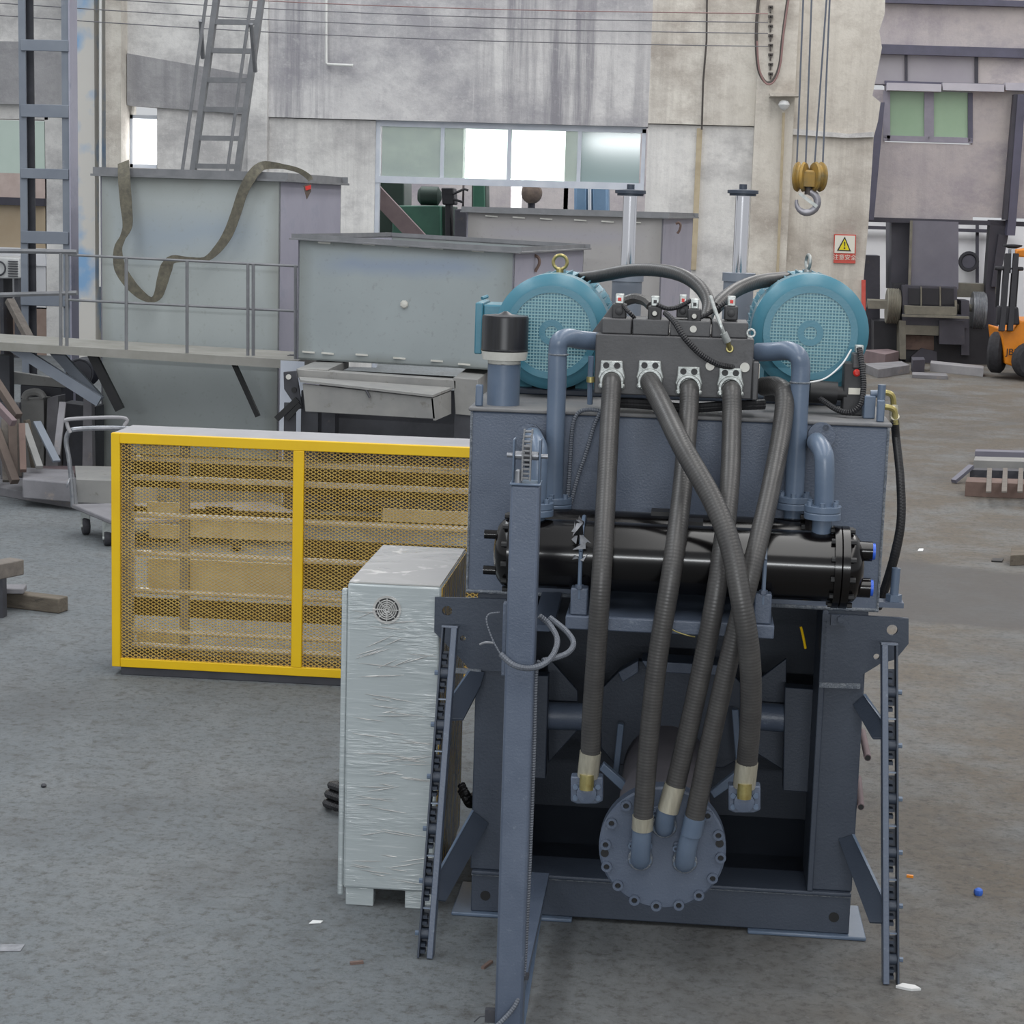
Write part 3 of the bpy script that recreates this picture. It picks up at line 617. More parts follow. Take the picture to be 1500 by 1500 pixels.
# loose plates on the floor before the press
def slab(name, label, cat, pts, th, m, group=None):
    """flat piece lying on the floor, outline seen on the ground"""
    g = G(); g.prism([P(x, y, Z=0) for x, y in pts], (0, 0, th)); return tag(obj(name, g, m, bevel=.003), label, cat, group)
def lump(name, label, cat, pts, z0, th, m, group=None):
    g = G(); g.prism([P(x, y, Z=z0) for x, y in pts], (0, 0, th)); return tag(obj(name, g, m), label, cat, group)
slab('steel_offcut', 'long pale square tube lying on the floor before the press', 'steel bar', [(1363, 540), (1440, 548), (1440, 552), (1362, 544)], .12, 'guard_grey')
slab('steel_plate', 'rusty flat plates stacked at the foot of the concrete wall', 'steel plate', [(1262, 530), (1300, 528), (1316, 532), (1296, 537)], .18, 'rust_bar')
slab('steel_plate', 'grey slab lying on the floor beside the concrete wall end', 'steel plate', [(1264, 545), (1320, 541), (1332, 547), (1286, 554)], .12, 'scrap_dust')
slab('steel_offcut', 'small dark offcut lying among the slabs before the press', 'steel bar', [(1334, 541), (1352, 541), (1354, 545), (1336, 546)], .18, 'press_dark')
slab('steel_offcut', 'flat dusty offcut lying before the pale square tube', 'steel bar', [(1336, 550), (1386, 552), (1388, 556), (1336, 554)], .05, 'scrap_dust')
# forklift
fk = thing('forklift', 'orange forklift with a dark mast parked at the far end of the hall', 'forklift', P(1490, 556, Z=0))
YK = 21.4
def kpoly(name, pts, m, Y=YK, th=.5): g = G(); g.prism([P(x, y, Y) for x, y in pts], (0, th, 0)); return obj(name, g, m, fk, bevel=.02)
body = kpoly('chassis', [(1466, 482), (1482, 486), (1494, 470), (1600, 472), (1600, 540), (1490, 539), (1472, 533), (1469, 505)], 'orange', YK + .05, 1.2)
kpoly('hood', [(1493, 470), (1600, 470), (1600, 496), (1492, 492)], 'orange', YK + .3, .9)
kpoly('counterweight', [(1560, 470), (1640, 474), (1640, 540), (1560, 538)], 'orange', YK, 1.3)
for x, y, Y, r in ((1461, 516, YK + .35, 30), (1508, 528, YK - .1, 26)):
    c = P(x, y, Y); s = S(x, y, Y); g = G(); R = min(r * s, c.z - .005); ax = Vector((.35, -1, 0)) if x > 1490 else Vector((1, -.35, 0))
    g.lathe(c - ax.normalized() * .1, ax, [(0, R * .5), (0, R * .85), (.04, R), (.16, R), (.2, R * .85), (.2, R * .5)], 24); t = obj('tyre', g, 'tyre', fk)
    g = G(); g.lathe(c - ax.normalized() * .08, ax, [(0, .05), (0, R * .5), (.16, R * .5), (.19, R * .3), (.19, .03)], 16); obj('rim', g, 'orange', t)
for x in (1467, 1479):
    g = G(); g.beam(P(x + 9, 372, YK + .1), P(x, 485, YK - .05), .07, .12); obj('mast_rail', g, 'press_black', fk)
g = G(); g.cyl(P(1482, 365, YK + .1), P(1481, 400, YK + .1), .05, 12); obj('lift_cylinder', g, 'chrome', fk)
g = G(); c = P(1483, 364, YK + .1); g.lathe(c, (0, 0, 1), [(0, .05), (.03, .13), (.05, .13), (.06, .02)], 16); obj('cylinder_cap', g, 'press_black', fk)
kpoly('carriage', [(1462, 448), (1492, 450), (1494, 476), (1460, 476)], 'press_black', YK - .05, .15)
kpoly('cross_member', [(1458, 390), (1500, 391), (1500, 397), (1458, 396)], 'press_black', YK + .05, .1)
for x in (1464, 1472, 1490): g = G(); g.beam(P(x, 394, YK + .2), P(x - 4, 450, YK + .2), .05, .05); obj('guard_post', g, 'press_black', fk)
kpoly('lamp_housing', [(1490, 366), (1520, 362), (1520, 378), (1488, 376)], 'orange', YK + .3, .3)
text('JBI', P(1481, 516, YK + .03), .13, 'press_black', fk)
# ================================================================ things in the next bay
gm = thing('green_machine_tool', 'green machine tool with a dark head standing behind the wall opening', 'machine tool', P(620, 420, 23.0))
gm.location.z = 0
def bpoly(name, pts, m, Y, th, parent): g = G(); g.prism([P(x, y, Y) for x, y in pts], (0, th, 0)); return obj(name, g, m, parent, bevel=.02)
bpoly('body', [(575, 301), (645, 301), (648, 520), (572, 520)], 'green_machine', 22.6, 1.0, gm); bpoly('column', [(548, 262), (592, 262), (592, 520), (540, 520)], 'green_dark', 23.4, .8, gm)
bpoly('side_housing', [(645, 302), (662, 302), (662, 520), (646, 520)], 'green_dark', 22.8, .7, gm)
g = G(); c = P(632, 287, 22.8); g.lathe(c + Vector((-.2, 0, 0)), (1, 0, 0), [(0, .08), (.05, .14), (.3, .14), (.35, .06)], 16); obj('motor', g, 'green_dark', gm)
bpoly('name_plate', [(606, 330), (612, 330), (612, 335), (606, 335)], 'brass', 22.57, .04, gm)
dp = thing('drill_head', 'black drilling head with levers beside the green machine tool', 'machine tool', P(655, 420, 22.4)); dp.location.z = 0
bpoly('spindle_head', [(646, 275), (664, 275), (666, 300), (648, 300)], 'press_black', 22.2, .4, dp); bpoly('spindle_column', [(652, 298), (660, 298), (664, 520), (652, 520)], 'press_black', 22.25, .3, dp)
g = G(); g.tube([P(664, 284, 22.2), P(680, 277, 22.2), P(686, 279, 22.2)], .02, 6); g.tube([P(664, 292, 22.2), P(678, 296, 22.2)], .02, 6); obj('lever', g, 'press_black', dp)
bpoly('motor_box', [(666, 306), (684, 306), (684, 520), (662, 520)], 'press_dark', 22.1, .5, dp)
cb = thing('green_locker', 'dark green narrow locker behind the wall opening', 'locker', P(703, 400, 25.0)); cb.location.z = 0
bpoly('body', [(691, 268), (712, 268), (715, 520), (690, 520)], 'green_dark', 25.0, .5, cb); bpoly('door', [(693, 271), (710, 271), (712, 400), (692, 400)], 'green_machine', 24.97, .03, cb)
bc = thing('blue_locker', 'pale blue double locker behind the wall opening', 'locker', P(866, 400, 25.5)); bc.location.z = 0
bpoly('body', [(841, 266), (891, 268), (893, 520), (841, 520)], 'blue_cabinet', 25.5, .5, bc); bpoly('door', [(843, 270), (859, 271), (860, 450), (843, 450)], 'blue_cabinet', 25.46, .04, bc); bpoly('door', [(868, 271), (889, 272), (890, 450), (869, 450)], 'blue_cabinet', 25.46, .04, bc); bpoly('gap_strip', [(861, 270), (866, 270), (867, 450), (862, 450)], 'frame_alu', 25.44, .04, bc)
rb = thing('round_bale', 'brown round bundle on a stand behind the wall opening', 'bundle', P(779, 400, 26.0)); rb.location.z = 0
g = G(); c = P(779, 283, 26.0); g.lathe(c + Vector((0, .2, 0)), (0, -1, 0), [(0, .1), (.03, .16), (.2, .175), (.37, .16), (.4, .1)], 20); obj('bundle', g, 'bale', rb)
g = G(); g.cyl((c.x, 26.0, 0), (c.x, 26.0, c.z - .1), .06, 10); obj('stand', g, 'press_dark', rb)
g = G(); g.beam(P(548, 280, 21.5), P(625, 362, 21.5), .22, .12, (0, 1, 0)); tag(obj('steel_beam', g, 'rust_bar'), 'reddish steel beam slanting across the wall opening', 'beam')
# ================================================================ ladder, lattice column, big boxes, platform
YL = 11.9
ld = thing('access_ladder', 'grey steel ladder with thin handrails leaning behind the tall box', 'ladder', P(300, 260, YL)); ld.location.z = 0
def lx(x0, x1, y): return x0 + (x1 - x0) * y / 243
for a, b in (((317, 0), (284, 243)), ((383, 0), (349, 243))):
    d = ((b[0] - a[0]) / 243); g = G(); g.beam(P(a[0] - d * 260, -260, YL), P(a[0] + d * 640, 640, YL), .05, .08, (0, 1, 0)); obj('stringer', g, 'rail_steel', ld)
for y in (-220, -178, -136, -94, -52, -10, 32, 74, 117, 160, 202, 243):
    g = G(); g.beam(P(lx(317, 284, y), y, YL - .01), P(lx(379, 345, y), y + 1, YL - .01), .05, .045); obj('rung', g, 'rail_steel', ld)
for a, b in (((302, 0), (268, 243)), ((368, 0), (334, 243))):
    d = (b[0] - a[0]) / 243; g = G(); g.tube([P(a[0] - d * 260, -260, YL - .35), P(a[0] + d * 300, 300, YL - .35)], .016, 6); obj('handrail', g, 'rail_steel', ld)
for x0, y0, x1, y1 in ((294, 30, 297, 85), (368, 35, 374, 105)):
    g = G(); g.tube([P(x0, y0, YL - .36), P(x1, y1, YL - .1)], .02, 6); obj('strut', g, 'rail_steel', ld)
YS = 10.2
lc = thing('lattice_column', 'blue-grey built-up steel column with welded batten plates', 'column', P(70, 400, YS)); lc.location.z = 0
def colbar(x0, x1, m, Y, th): g = G(); a = P(x0, 200, Y); b = P(x1, 200, Y); g.box(a.x, b.x, Y, Y + th, 0, 7.5); return obj('upright', g, m, lc)
colbar(28.5, 38.5, 'blue_steel', YS, .02); colbar(38.5, 50, 'dark_steel', YS + .12, .02); colbar(28.5, 31, 'blue_steel', YS + .02, .1); colbar(91, 101, 'blue_steel', YS, .02); colbar(101, 103, 'raw_steel_violet', YS - .01, .2)
for y0, y1 in ((-40, -22), (57, 74), (152, 171), (246, 261), (338, 356), (430, 447)):
    g = G(); a = P(30, y1, YS - .02); b = P(100, y0 + 2, YS - .02); g.box(a.x, b.x, YS - .02, YS, a.z, b.z); obj('batten', g, 'blue_steel', lc, bevel=.004)
def corner_box(name, label, fl, fr, depth, z0, m_front, m_side, rim, rimm, cat='steel box', rim_h=.05, th=.012, base=None):
    """open-topped welded box: front-left and front-right top corners, going back"""
    fl = Vector(fl); fr = Vector(fr); a = (fr - fl); back = Vector((-a.y, a.x, 0)).normalized() * depth
    t = thing(name, label, cat, ((fl.x + fr.x) / 2, (fl.y + fr.y) / 2, z0))
    def panel(n, p, q, m, nrm):
        g = G(); g.prism([(p.x, p.y, z0), (q.x, q.y, z0), q, p], nrm); return obj(n, g, m, t)
    bn = back.normalized(); an = Vector((a.x, a.y, 0)).normalized()
    panel('front_plate', fl, fr, m_front, bn * th); panel('side_plate', fr, fr + back, m_side, -an * th); panel('side_plate', fl, fl + back, m_side, an * th); panel('back_plate', fl + back, fr + back, m_front, -bn * th)
    g = G(); g.prism([Vector((v.x, v.y, z0)) for v in (fl, fr, fr + back, fl + back)], (0, 0, th)); obj('bottom_plate', g, m_front, t)
    ro = rim
    for n, p, q, d in (('rim', fl - an * ro, fr + an * ro, -bn), ('rim', fl + back - an * ro, fr + back + an * ro, bn), ('rim', fl, fl + back, -an), ('rim', fr, fr + back, an)):
        g = G(); u = Vector((0, 0, rim_h)); g.prism([p, q, q + d * ro, p + d * ro], u * .25); g.prism([p + d * ro * .0, q + d * ro * .0, q + d * ro * .12, p + d * ro * .12], u); obj(n, g, rimm, t)
    return t
b1 = corner_box('tall_steel_box', 'tall open steel box of bare bluish plate with a sling over its rim', P(147, 258, 9.3), P(411, 266, 9.2), 1.9, 0, 'plate_tall', 'raw_steel_violet', .06, 'rail_steel', rim_h=.07)
b2 = corner_box('wide_steel_box', 'low wide bare steel box with white weld marks resting on the stacked frames', P(437, 351, 7.6), P(754, 371, 7.3), 1.9, P(600, 536, 7.4).z, 'plate_wide', 'raw_steel_violet', .05, 'rail_steel', rim_h=.04)
b3 = corner_box('rear_steel_box', 'grey bare steel box standing behind the teal motors under the long window', P(684, 311, 11.2), P(972, 320, 11.0), 2.2, P(850, 470, 11.2).z, 'plate_grey', 'raw_steel_violet', .05, 'rail_steel', rim_h=.05)
b3.location.z += 0
# white weld marks as small welded beads
for bx, Y, marks in ((b2, 7.35, [(475, 355), (540, 357), (590, 360), (640, 363), (700, 367), (452, 515), (480, 517), (530, 519), (585, 524), (640, 528), (680, 533)]), (b3, 11.0, [(720, 316), (760, 318), (800, 320), (850, 322), (890, 324), (930, 325)])):
    for x, y in marks:
        g = G(); yy = 7.6 - .3 * (x - 437) / 317 - .012 if bx is b2 else 11.2 - .2 * (x - 684) / 288 - .012
        g.beam(P(x - 9, y, yy), P(x + 9, y + 1.4, yy), .012, .012); obj('weld_bead', g, 'plug', bx)
g = G(); c = P(592, 446, 7.44); g.lathe(c, (0, -1, 0), [(0, .03), (.012, .022), (.016, .005)], 8); obj('weld_boss', g, 'plug', b2)
for bx, pts, Y in ((b2, [(783, 374), (789, 378), (790, 386), (786, 394), (784, 398)], 7.8), (b3, [(990, 328), (994, 326), (997, 330), (995, 338), (992, 342)], 11.5)):
    g = G(); g.tube(smooth_path([P(x, y, Y) for x, y in pts], 4), .012, 6); obj('rod_hook', g, 'rust', bx)
# supports below the rear box
g = G(); a = P(684, 400, 11.3); b = P(970, 400, 11.3); g.box(a.x, b.x, 11.3, 13.0, 0, P(850, 470, 11.2).z - .002); tag(obj('support_block', g, 'tray_steel'), 'dark steel block carrying the rear grey box behind the motors', 'support block')
# sling
def ribbon(name, pts, widths, th, m, parent=None, nrm=(0, -1, 0)):
    g = G(); n = len(pts); b = 0
    for i, p in enumerate(pts):
        t = (pts[min(i + 1, n - 1)] - pts[max(i - 1, 0)]).normalized(); nn = Vector(nrm); r = t.cross(nn).normalized(); w = widths[i] / 2
        g.v += [p - r * w, p + r * w, p + r * w + nn * th, p - r * w + nn * th]
    for i in range(n - 1):
        for j in range(4): j2 = (j + 1) % 4; g.f.append((4 * i + j, 4 * i + j2, 4 * i + 4 + j2, 4 * i + 4 + j))
    g.f.append((0, 1, 2, 3)); g.f.append((4 * n - 1, 4 * n - 2, 4 * n - 3, 4 * n - 4)); return obj(name, g, m, parent)
sl = thing('lifting_sling', 'worn olive webbing sling draped over the rim of the tall steel box', 'sling', P(222, 440, 9.05))
raw = [(181, 237, 9.24, .075), (182, 262, 9.1, .075), (185, 300, 9.06, .072), (187, 330, 9.05, .06), (180, 348, 9.04, .035), (173, 365, 9.03, .05), (176, 392, 9.02, .075), (190, 415, 9.0, .07), (207, 432, 9.0, .055), (222, 439, 9.0, .03), (232, 432, 9.0, .055), (238, 412, 9.0, .07), (244, 392, 9.0, .075), (253, 380, 9.0, .05), (275, 380, 9.03, .03), (300, 380, 9.05, .03), (318, 366, 9.06, .05), (334, 343, 9.07, .06), (346, 312, 9.08, .06), (355, 284, 9.08, .06), (366, 262, 9.09, .065), (378, 247, 9.14, .06), (390, 242, 9.24, .05), (415, 244, 9.28, .03), (438, 250, 9.3, .03), (452, 259, 9.32, .035), (455, 264, 9.3, .03)]
pts = []; wd = []
cp = [P(x, y, Y) for x, y, Y, w in raw]; sp = smooth_path(cp, 4)
for i in range(len(sp)): k = min(i // 4, len(raw) - 1); k2 = min(k + 1, len(raw) - 1); t = (i % 4) / 4; wd.append(raw[k][3] * (1 - t) + raw[k2][3] * t)
ribbon('webbing', sp, [w_ * 1.3 for w_ in wd], .008, 'sling', sl)
g = G(); g.prism([P(x, y, 9.2) for x, y in [(444, 272), (455, 268), (455, 280), (449, 292)]], (0, .02, 0)); obj('sling_end', g, 'wood_brown', sl)
g = G(); g.prism([P(x, y, 9.19) for x, y in [(447, 273), (455, 271), (455, 277), (448, 279)]], (0, .02, 0)); obj('sling_tag', g, 'red_plastic', sl)
# platform with railing
YD = 8.3
pf = thing('work_platform', 'steel work platform with a thin tube railing in front of the tall box', 'platform', P(250, 518, YD)); pf.location.z = 0
g = G(); g.prism([P(x, y, YD) for x, y in [(-70, 497), (437, 528), (437, 541), (-70, 509)]], (0, .75, 0)); obj('deck', g, 'deck_dust', pf)
def post(x, y0, y1, Y=YD + .02, r=.013): g = G(); g.tube([P(x, y0, Y), P(x - .006 * 0, y1, Y)], r, 6); obj('railing_post', g, 'rail_steel', pf)
for x, y0, y1 in ((89, 371, 508), (98, 372, 508), (185, 377, 512), (274, 382, 517), (363, 386, 521), (371, 387, 521), (433, 389, 526)): post(x, y0, y1)
for a, b, r in (((95, 373), (437, 390), .011), ((95, 439), (437, 456), .011), ((-40, 367), (113, 369), .02), ((-40, 433), (113, 429), .02)):
    g = G(); g.tube([P(a[0], a[1], YD + .03), P(b[0], b[1], YD + .03)], r, 6); obj('rail', g, 'rail_steel', pf)
for a, b, w, m, Y in (((18, 507), (146, 588), .08, 'blue_steel', YD + .1), ((76, 509), (147, 587), .08, 'blue_steel', YD + .3), ((131, 511), (176, 600), .07, 'black', YD + .15), ((339, 524), (378, 610), .035, 'black', YD + .4)):
    g = G(); g.beam(P(a[0], a[1], Y), P(b[0], b[1], Y), w, .04, (0, 1, 0)); obj('brace', g, m, pf)
for x in (8, 432):
    g = G(); q = P(x, 540, YD + .4); g.box(q.x - .05, q.x + .05, YD + .35, YD + .45, 0, P(x, 520, YD + .4).z - .0); obj('leg', g, 'dark_steel', pf)
# frames and trays below the wide box
st = thing('stacked_frame', 'dusty steel frame of square beams carrying the wide steel box', 'frame', P(560, 640, 6.9)); st.location.z = 0
def sp_(name, pts, m, Y, th, parent): g = G(); g.prism([P(x, y, Y) for x, y in pts], (0, th, 0)); return obj(name, g, m, parent, bevel=.004)
sp_('front_beam', [(436, 541), (668, 557), (668, 570), (436, 553)], 'tray_steel', 6.95, .12, st); sp_('rear_beam', [(440, 541), (690, 555), (690, 562), (440, 548)], 'tray_steel', 7.75, .12, st)
sp_('side_beam', [(434, 540), (480, 541), (480, 553), (434, 552)], 'tray_steel', 6.97, .8, st); sp_('side_beam', [(664, 553), (700, 556), (700, 610), (667, 607)], 'tray_steel', 6.95, .8, st)
for x0, x1 in ((441, 466), (666, 692)):
    g = G(); a = P(x0, 600, 6.97); b = P(x1, 600, 6.97); g.box(a.x, b.x, 6.97, 7.1, 0, P(x0, 572, 6.97).z); obj('leg', g, 'dark_steel', st); g = G(); g.box(a.x, b.x, 7.6, 7.74, 0, P(x0, 572, 6.97).z); obj('leg', g, 'dark_steel', st)
g = G(); a = P(441, 600, 7.6); b = P(690, 600, 7.6); g.box(a.x, b.x, 7.75, 7.8, 0, P(560, 572, 7.6).z); obj('back_plate', g, 'dark_steel', st)
tr = thing('steel_tray', 'dusty shallow steel tray with a lipped top hung on the stacked frame', 'tray', P(545, 610, 6.6))
sp_('front_plate', [(443, 562), (635, 583), (638, 614), (447, 603)], 'tray_steel', 6.6, .02, tr)
g = G(); g.prism([P(438, 555, 6.93), P(662, 571, 6.93), P(634, 582, 6.58), P(440, 560, 6.58)], (0, 0, .015)); obj('top_plate', g, 'tray_steel', tr)
g = G(); a = P(635, 583, 6.6); b = P(661, 573, 6.93); c = P(661, 606, 6.93); d = P(638, 616, 6.6); g.prism([a, b, c, d], (-.015, 0, 0)); obj('side_plate', g, 'tray_steel', tr)
g = G(); a = P(447, 603, 6.62); b = P(637, 613, 6.62); g.box(a.x, b.x, 6.62, 6.93, a.z, a.z + .01); obj('bottom_plate', g, 'dark_steel', tr)
g = G(); q = P(536, 571, 6.59); g.tube([q, q + Vector((.02, -.01, -.03)), q + Vector((.03, -.01, -.05))], .008, 6); obj('catch', g, 'dark_steel', tr)
sb = thing('bolted_bracket', 'dark steel bracket with bolt holes between the tall box and the tray', 'bracket', P(425, 630, 7.0)); sb.location.z = 0
sp_('plate', [(415, 545), (434, 543), (443, 598), (436, 600), (416, 570)], 'dark_steel', 6.9, .02, sb); g = G(); g.beam(P(436, 585, 6.87), P(405, 614, 6.87), .04, .02, (0, 1, 0)); g.beam(P(440, 592, 6.87), P(420, 614, 6.87), .03, .02, (0, 1, 0)); obj('strut', g, 'black', sb)
g = G(); a = P(420, 620, 6.9); g.box(a.x - .02, a.x + .06, 6.9, 6.92, 0, P(425, 590, 6.9).z); obj('leg', g, 'dark_steel', sb)
for x, y, m in ((423, 552, 'plug'), (431, 571, 'black')): g = G(); q = P(x, y, 6.9); g.cyl(q, q + Vector((0, -.012, 0)), .018, 10); obj('bolt', g, m, sb)
piece_ = G(); piece_.prism([P(x, y, 7.9) for x, y in [(411, 528), (446, 530), (446, 640), (409, 640)]], (0, .01, 0)); _b = P(428, 660, 7.9); piece_.box(P(414, 600, 7.9).x, P(440, 600, 7.9).x, 7.9, 7.93, 0, P(428, 636, 7.9).z)  # added sheet, its pale colour stands for a bright patch of light
tag(obj('light_patch_sheet', piece_, 'frame_alu'), 'added pale blue sheet standing for a bright patch of light between the tall box and the tray', 'sheet')
# ================================================================ yellow mesh guard
YG = 2.72
gd = thing('mesh_guard', 'yellow framed guard box with expanded metal mesh and a grey top plate', 'guard', P(440, 1000, Z=0)); gd.location.y = YG
gx0 = P(163, 800, YG).x; gx1 = P(735, 800, YG).x
gz1 = (P(163, 633, YG).z + P(600, 653, YG).z) / 2; gz0 = (P(163, 977, YG).z + P(480, 992, YG).z) / 2
sw = 13 * S(163, 800, YG); GDEP = .34
def gbox(name, x0, x1, y0, y1, z0, z1, m, bevel=.003): g = G(); g.box(x0, x1, y0, y1, z0, z1); return obj(name, g, m, gd, bevel=bevel)
xm0, xm1 = P(428, 800, YG).x, P(443.5, 800, YG).x
gbox('frame_stile', gx0, gx0 + sw, YG, YG + .03, gz0, gz1, 'yellow'); gbox('frame_stile', xm0, xm1, YG, YG + .03, gz0 + sw, gz1 - sw * 1.15, 'yellow'); gbox('frame_stile', gx1 - sw, gx1, YG, YG + .03, gz0, gz1, 'yellow')
gbox('frame_rail', gx0 + sw, gx1 - sw, YG, YG + .03, gz1 - sw * 1.15, gz1, 'yellow'); gbox('frame_rail', gx0 + sw, gx1 - sw, YG, YG + .03, gz0, gz0 + sw, 'yellow')
def mesh_panel(x0, x1, z0, z1, y, dw=.0278, dh=.0163, w=.0035, th=.003):
    g = G(); nx = int((x1 - x0) / (dw / 2)) + 1; nz = int((z1 - z0) / dh) + 1
    for r in range(nz + 1):
        for sgn in (1, -1):
            pts = []
            for k in range(nx + 1):
                x = min(x0 + k * dw / 2, x1); z = z0 + r * dh + (dh / 2 if (k % 2 == 0) else 0) * sgn
                pts.append((x, min(max(z, z0), z1)))
            b = len(g.v)
            for x, z in pts: g.v += [(x, y, z - w / 2), (x, y, z + w / 2), (x, y + th, z + w / 2)]
            for k in range(len(pts) - 1):
                a = b + 3 * k; g.f += [(a, a + 3, a + 4, a + 1), (a + 1, a + 4, a + 5, a + 2)]
    return g
for x0, x1 in ((gx0 + sw, xm0), (xm1, gx1 - sw)):
    obj('mesh_panel', mesh_panel(x0, x1, gz0 + sw, gz1 - sw * 1.1, YG + .012), 'yellow_mesh', gd, stuff=True)
gbox('top_plate', gx0, gx1, YG + .03, YG + GDEP, gz1 - .025, gz1 - .002, 'guard_grey'); gbox('side_plate', gx0, gx0 + .012, YG + .03, YG + GDEP, gz0, gz1 - .025, 'guard_grey')
gbox('skid', gx0 + .04, gx1, YG + .01, YG + GDEP, 0, gz0 - .001, 'dark_steel')
gbox('bottom_plate', gx0 + .012, gx1, YG + .03, YG + GDEP, gz0, gz0 + .012, 'ochre')
YI = YG + .26
rx0 = P(194, 800, YI).x
for y in (672, 700, 755, 811, 866, 925, 946): g = G(); z = P(230, y, YI).z; g.tube([(rx0, YI, z), (gx1 - .02, YI, z)], .0145, 8); obj('rod', g, 'rod', gd)
a = P(264, 800, YI + .02).x; b = P(277, 800, YI + .02).x; gbox('rear_post', a, b, YI + .012, YI + .04, gz0 + .012, gz1 - .025, 'guard_grey')
def gi(name, x0, y0, x1, y1, m, Y): p = P(x0, y0, Y); q = P(x1, y1, Y); return gbox(name, p.x, q.x, Y, Y + .02, q.z, p.z, m)
for a in ((216, 818, 262, 866), (278, 820, 432, 874), (218, 768, 262, 790), (278, 763, 432, 794), (200, 926, 262, 944), (278, 928, 700, 946), (205, 640, 262, 664), (278, 642, 520, 664), (215, 735, 262, 752), (560, 745, 700, 770)): gi('board', *a, 'cream', YI + .045)
for a in ((180, 664, 700, 735), (180, 752, 700, 764), (180, 794, 700, 818), (180, 874, 700, 926), (180, 946, 700, 968)): gi('slat', *a, 'ochre', YI + .06)
gi('slat', 444, 790, 700, 875, 'ochre', YI + .058)
for a in ((440, 735, 560, 750, 'black'), (500, 800, 520, 812, 'black'), (300, 742, 340, 752, 'black'), (490, 810, 530, 812, 'black')): gi('bracket', *a, YI + .04)
# ================================================================ wrapped electrical cabinet
YE = .006
ec = thing('wrapped_cabinet', 'pale grey electrical cabinet wrapped in clear stretch film with a round fan vent', 'cabinet', P(570, 1343, Z=0))
ex0, ex1 = P(507, 1000, YE).x, P(643, 1000, YE).x; ez1 = P(575, 857, YE).z; ez0 = P(560, 1304, YE).z; ED = .66
g = G(); g.box(ex0, ex1, YE, YE + ED, ez0, ez1); obj('body', g, 'film_front', ec, bevel=.008)
g = G(); g.box(ex0 + .004, ex1 - .004, YE + .004, YE + ED - .004, ez1, ez1 + .004); obj('film_top', g, 'film_top', ec, label='crumpled shiny film over the cabinet top')
g = G(); g.box(ex1, ex1 + .003, YE + .01, YE + ED - .01, ez0 + .01, ez1 - .005); obj('film_side', g, 'film_side', ec, label='streaky film over the cabinet side with a yellow reflection painted in')
g = G(); g.box(ex0 - .02, ex0 - .001, YE + .01, YE + .03, ez0 - .03, ez1 - .02); obj('film_edge', g, 'film_front', ec, bevel=.006)
for x0, x1 in ((505, 546), (592, 632)):
    g = G(); a = P(x0, 1330, YE).x; b = P(x1, 1330, YE).x; g.box(a, b, YE + .01, YE + .06, 0, ez0); obj('foot', g, 'film_front', ec, bevel=.003); g = G(); g.box(a, b, YE + ED - .06, YE + ED - .01, 0, ez0); obj('foot', g, 'film_front', ec, bevel=.003)
c = P(567, 893, YE); s = S(567, 893, YE); vt = G(); vt.annulus(c, (0, -1, 0), 17.5 * s, 21 * s, .004); vo = obj('fan_vent', vt, 'film_top', ec)
g = G(); g.cyl(c + Vector((0, .001, 0)), c - Vector((0, .001, 0)), 17.5 * s, 24); obj('vent_opening', g, 'solenoid', vo)
g = G()
for r in (5, 8, 11, 14): g.ring(c - Vector((0, .003, 0)), (0, 1, 0), r * s, .0022, 24, 5)
g.cyl(c, c - Vector((0, .004, 0)), 3.5 * s, 12)
for k in range(4): a = k * math.pi / 4; d = Vector((math.cos(a), 0, math.sin(a))) * 17 * s; g.beam(c - d - Vector((0, .003, 0)), c + d - Vector((0, .003, 0)), .003, .003, (0, 1, 0))
obj('vent_grille', g, 'film_top', vo)
# loose thick folds of film on the front
g = G()
for k in range(60):
    z = random.uniform(ez0 + .02, ez1 - .08); x = random.uniform(ex0 + .01, ex1 - .1); l = random.uniform(.04, .16); sl_ = random.choice((-.12, -.08, .05, .22)) if z < .7 else random.choice((.1, .35, .5, -.05))
    x1_ = min(x + l, ex1 - .008); g.tube([(x, YE - .0005, z), ((x + x1_) / 2, YE - .0022, z + (x1_ - x) * sl_ / 2), (x1_, YE - .0005, z + (x1_ - x) * sl_)], [.0004, .0018, .0004], 5)
obj('film_fold', g, 'film_top', ec, stuff=True)
co = thing('conduit_coil', 'coil of black corrugated conduit on the floor behind the wrapped cabinet', 'conduit', P(486, 1207, Z=0))
for i, (R, h) in enumerate(((.085, .02), (.08, .055), (.072, .088))):
    g = G(); c = P(492, 1200, Z=0) + Vector((.055, .12, h)); n = 60
    g.tube([c + Vector((math.cos(a) * R * 1.3, math.sin(a) * R, .01 * math.sin(a * 2))) for a in [2 * math.pi * k / n for k in range(n + 1)]], [.017 if k % 2 else .0145 for k in range(n + 1)], 8); obj('loop', g, 'conduit_black', co)
co2 = G(); 
for k in range(2): co2.tube(smooth_path([P(676, 1150 + 8 * k, .3), P(684, 1165 + 8 * k, .28), P(690, 1170 + 8 * k, .4), P(700, 1160 + 8 * k, .5)], 8), [.012 if j % 2 else .0145 for j in range(25)], 8)
co2.tube(smooth_path([P(700, 1170, .5), P(704, 1230, .5), (P(704, 1300, .5).x, .5, .02)], 8), .012, 8)
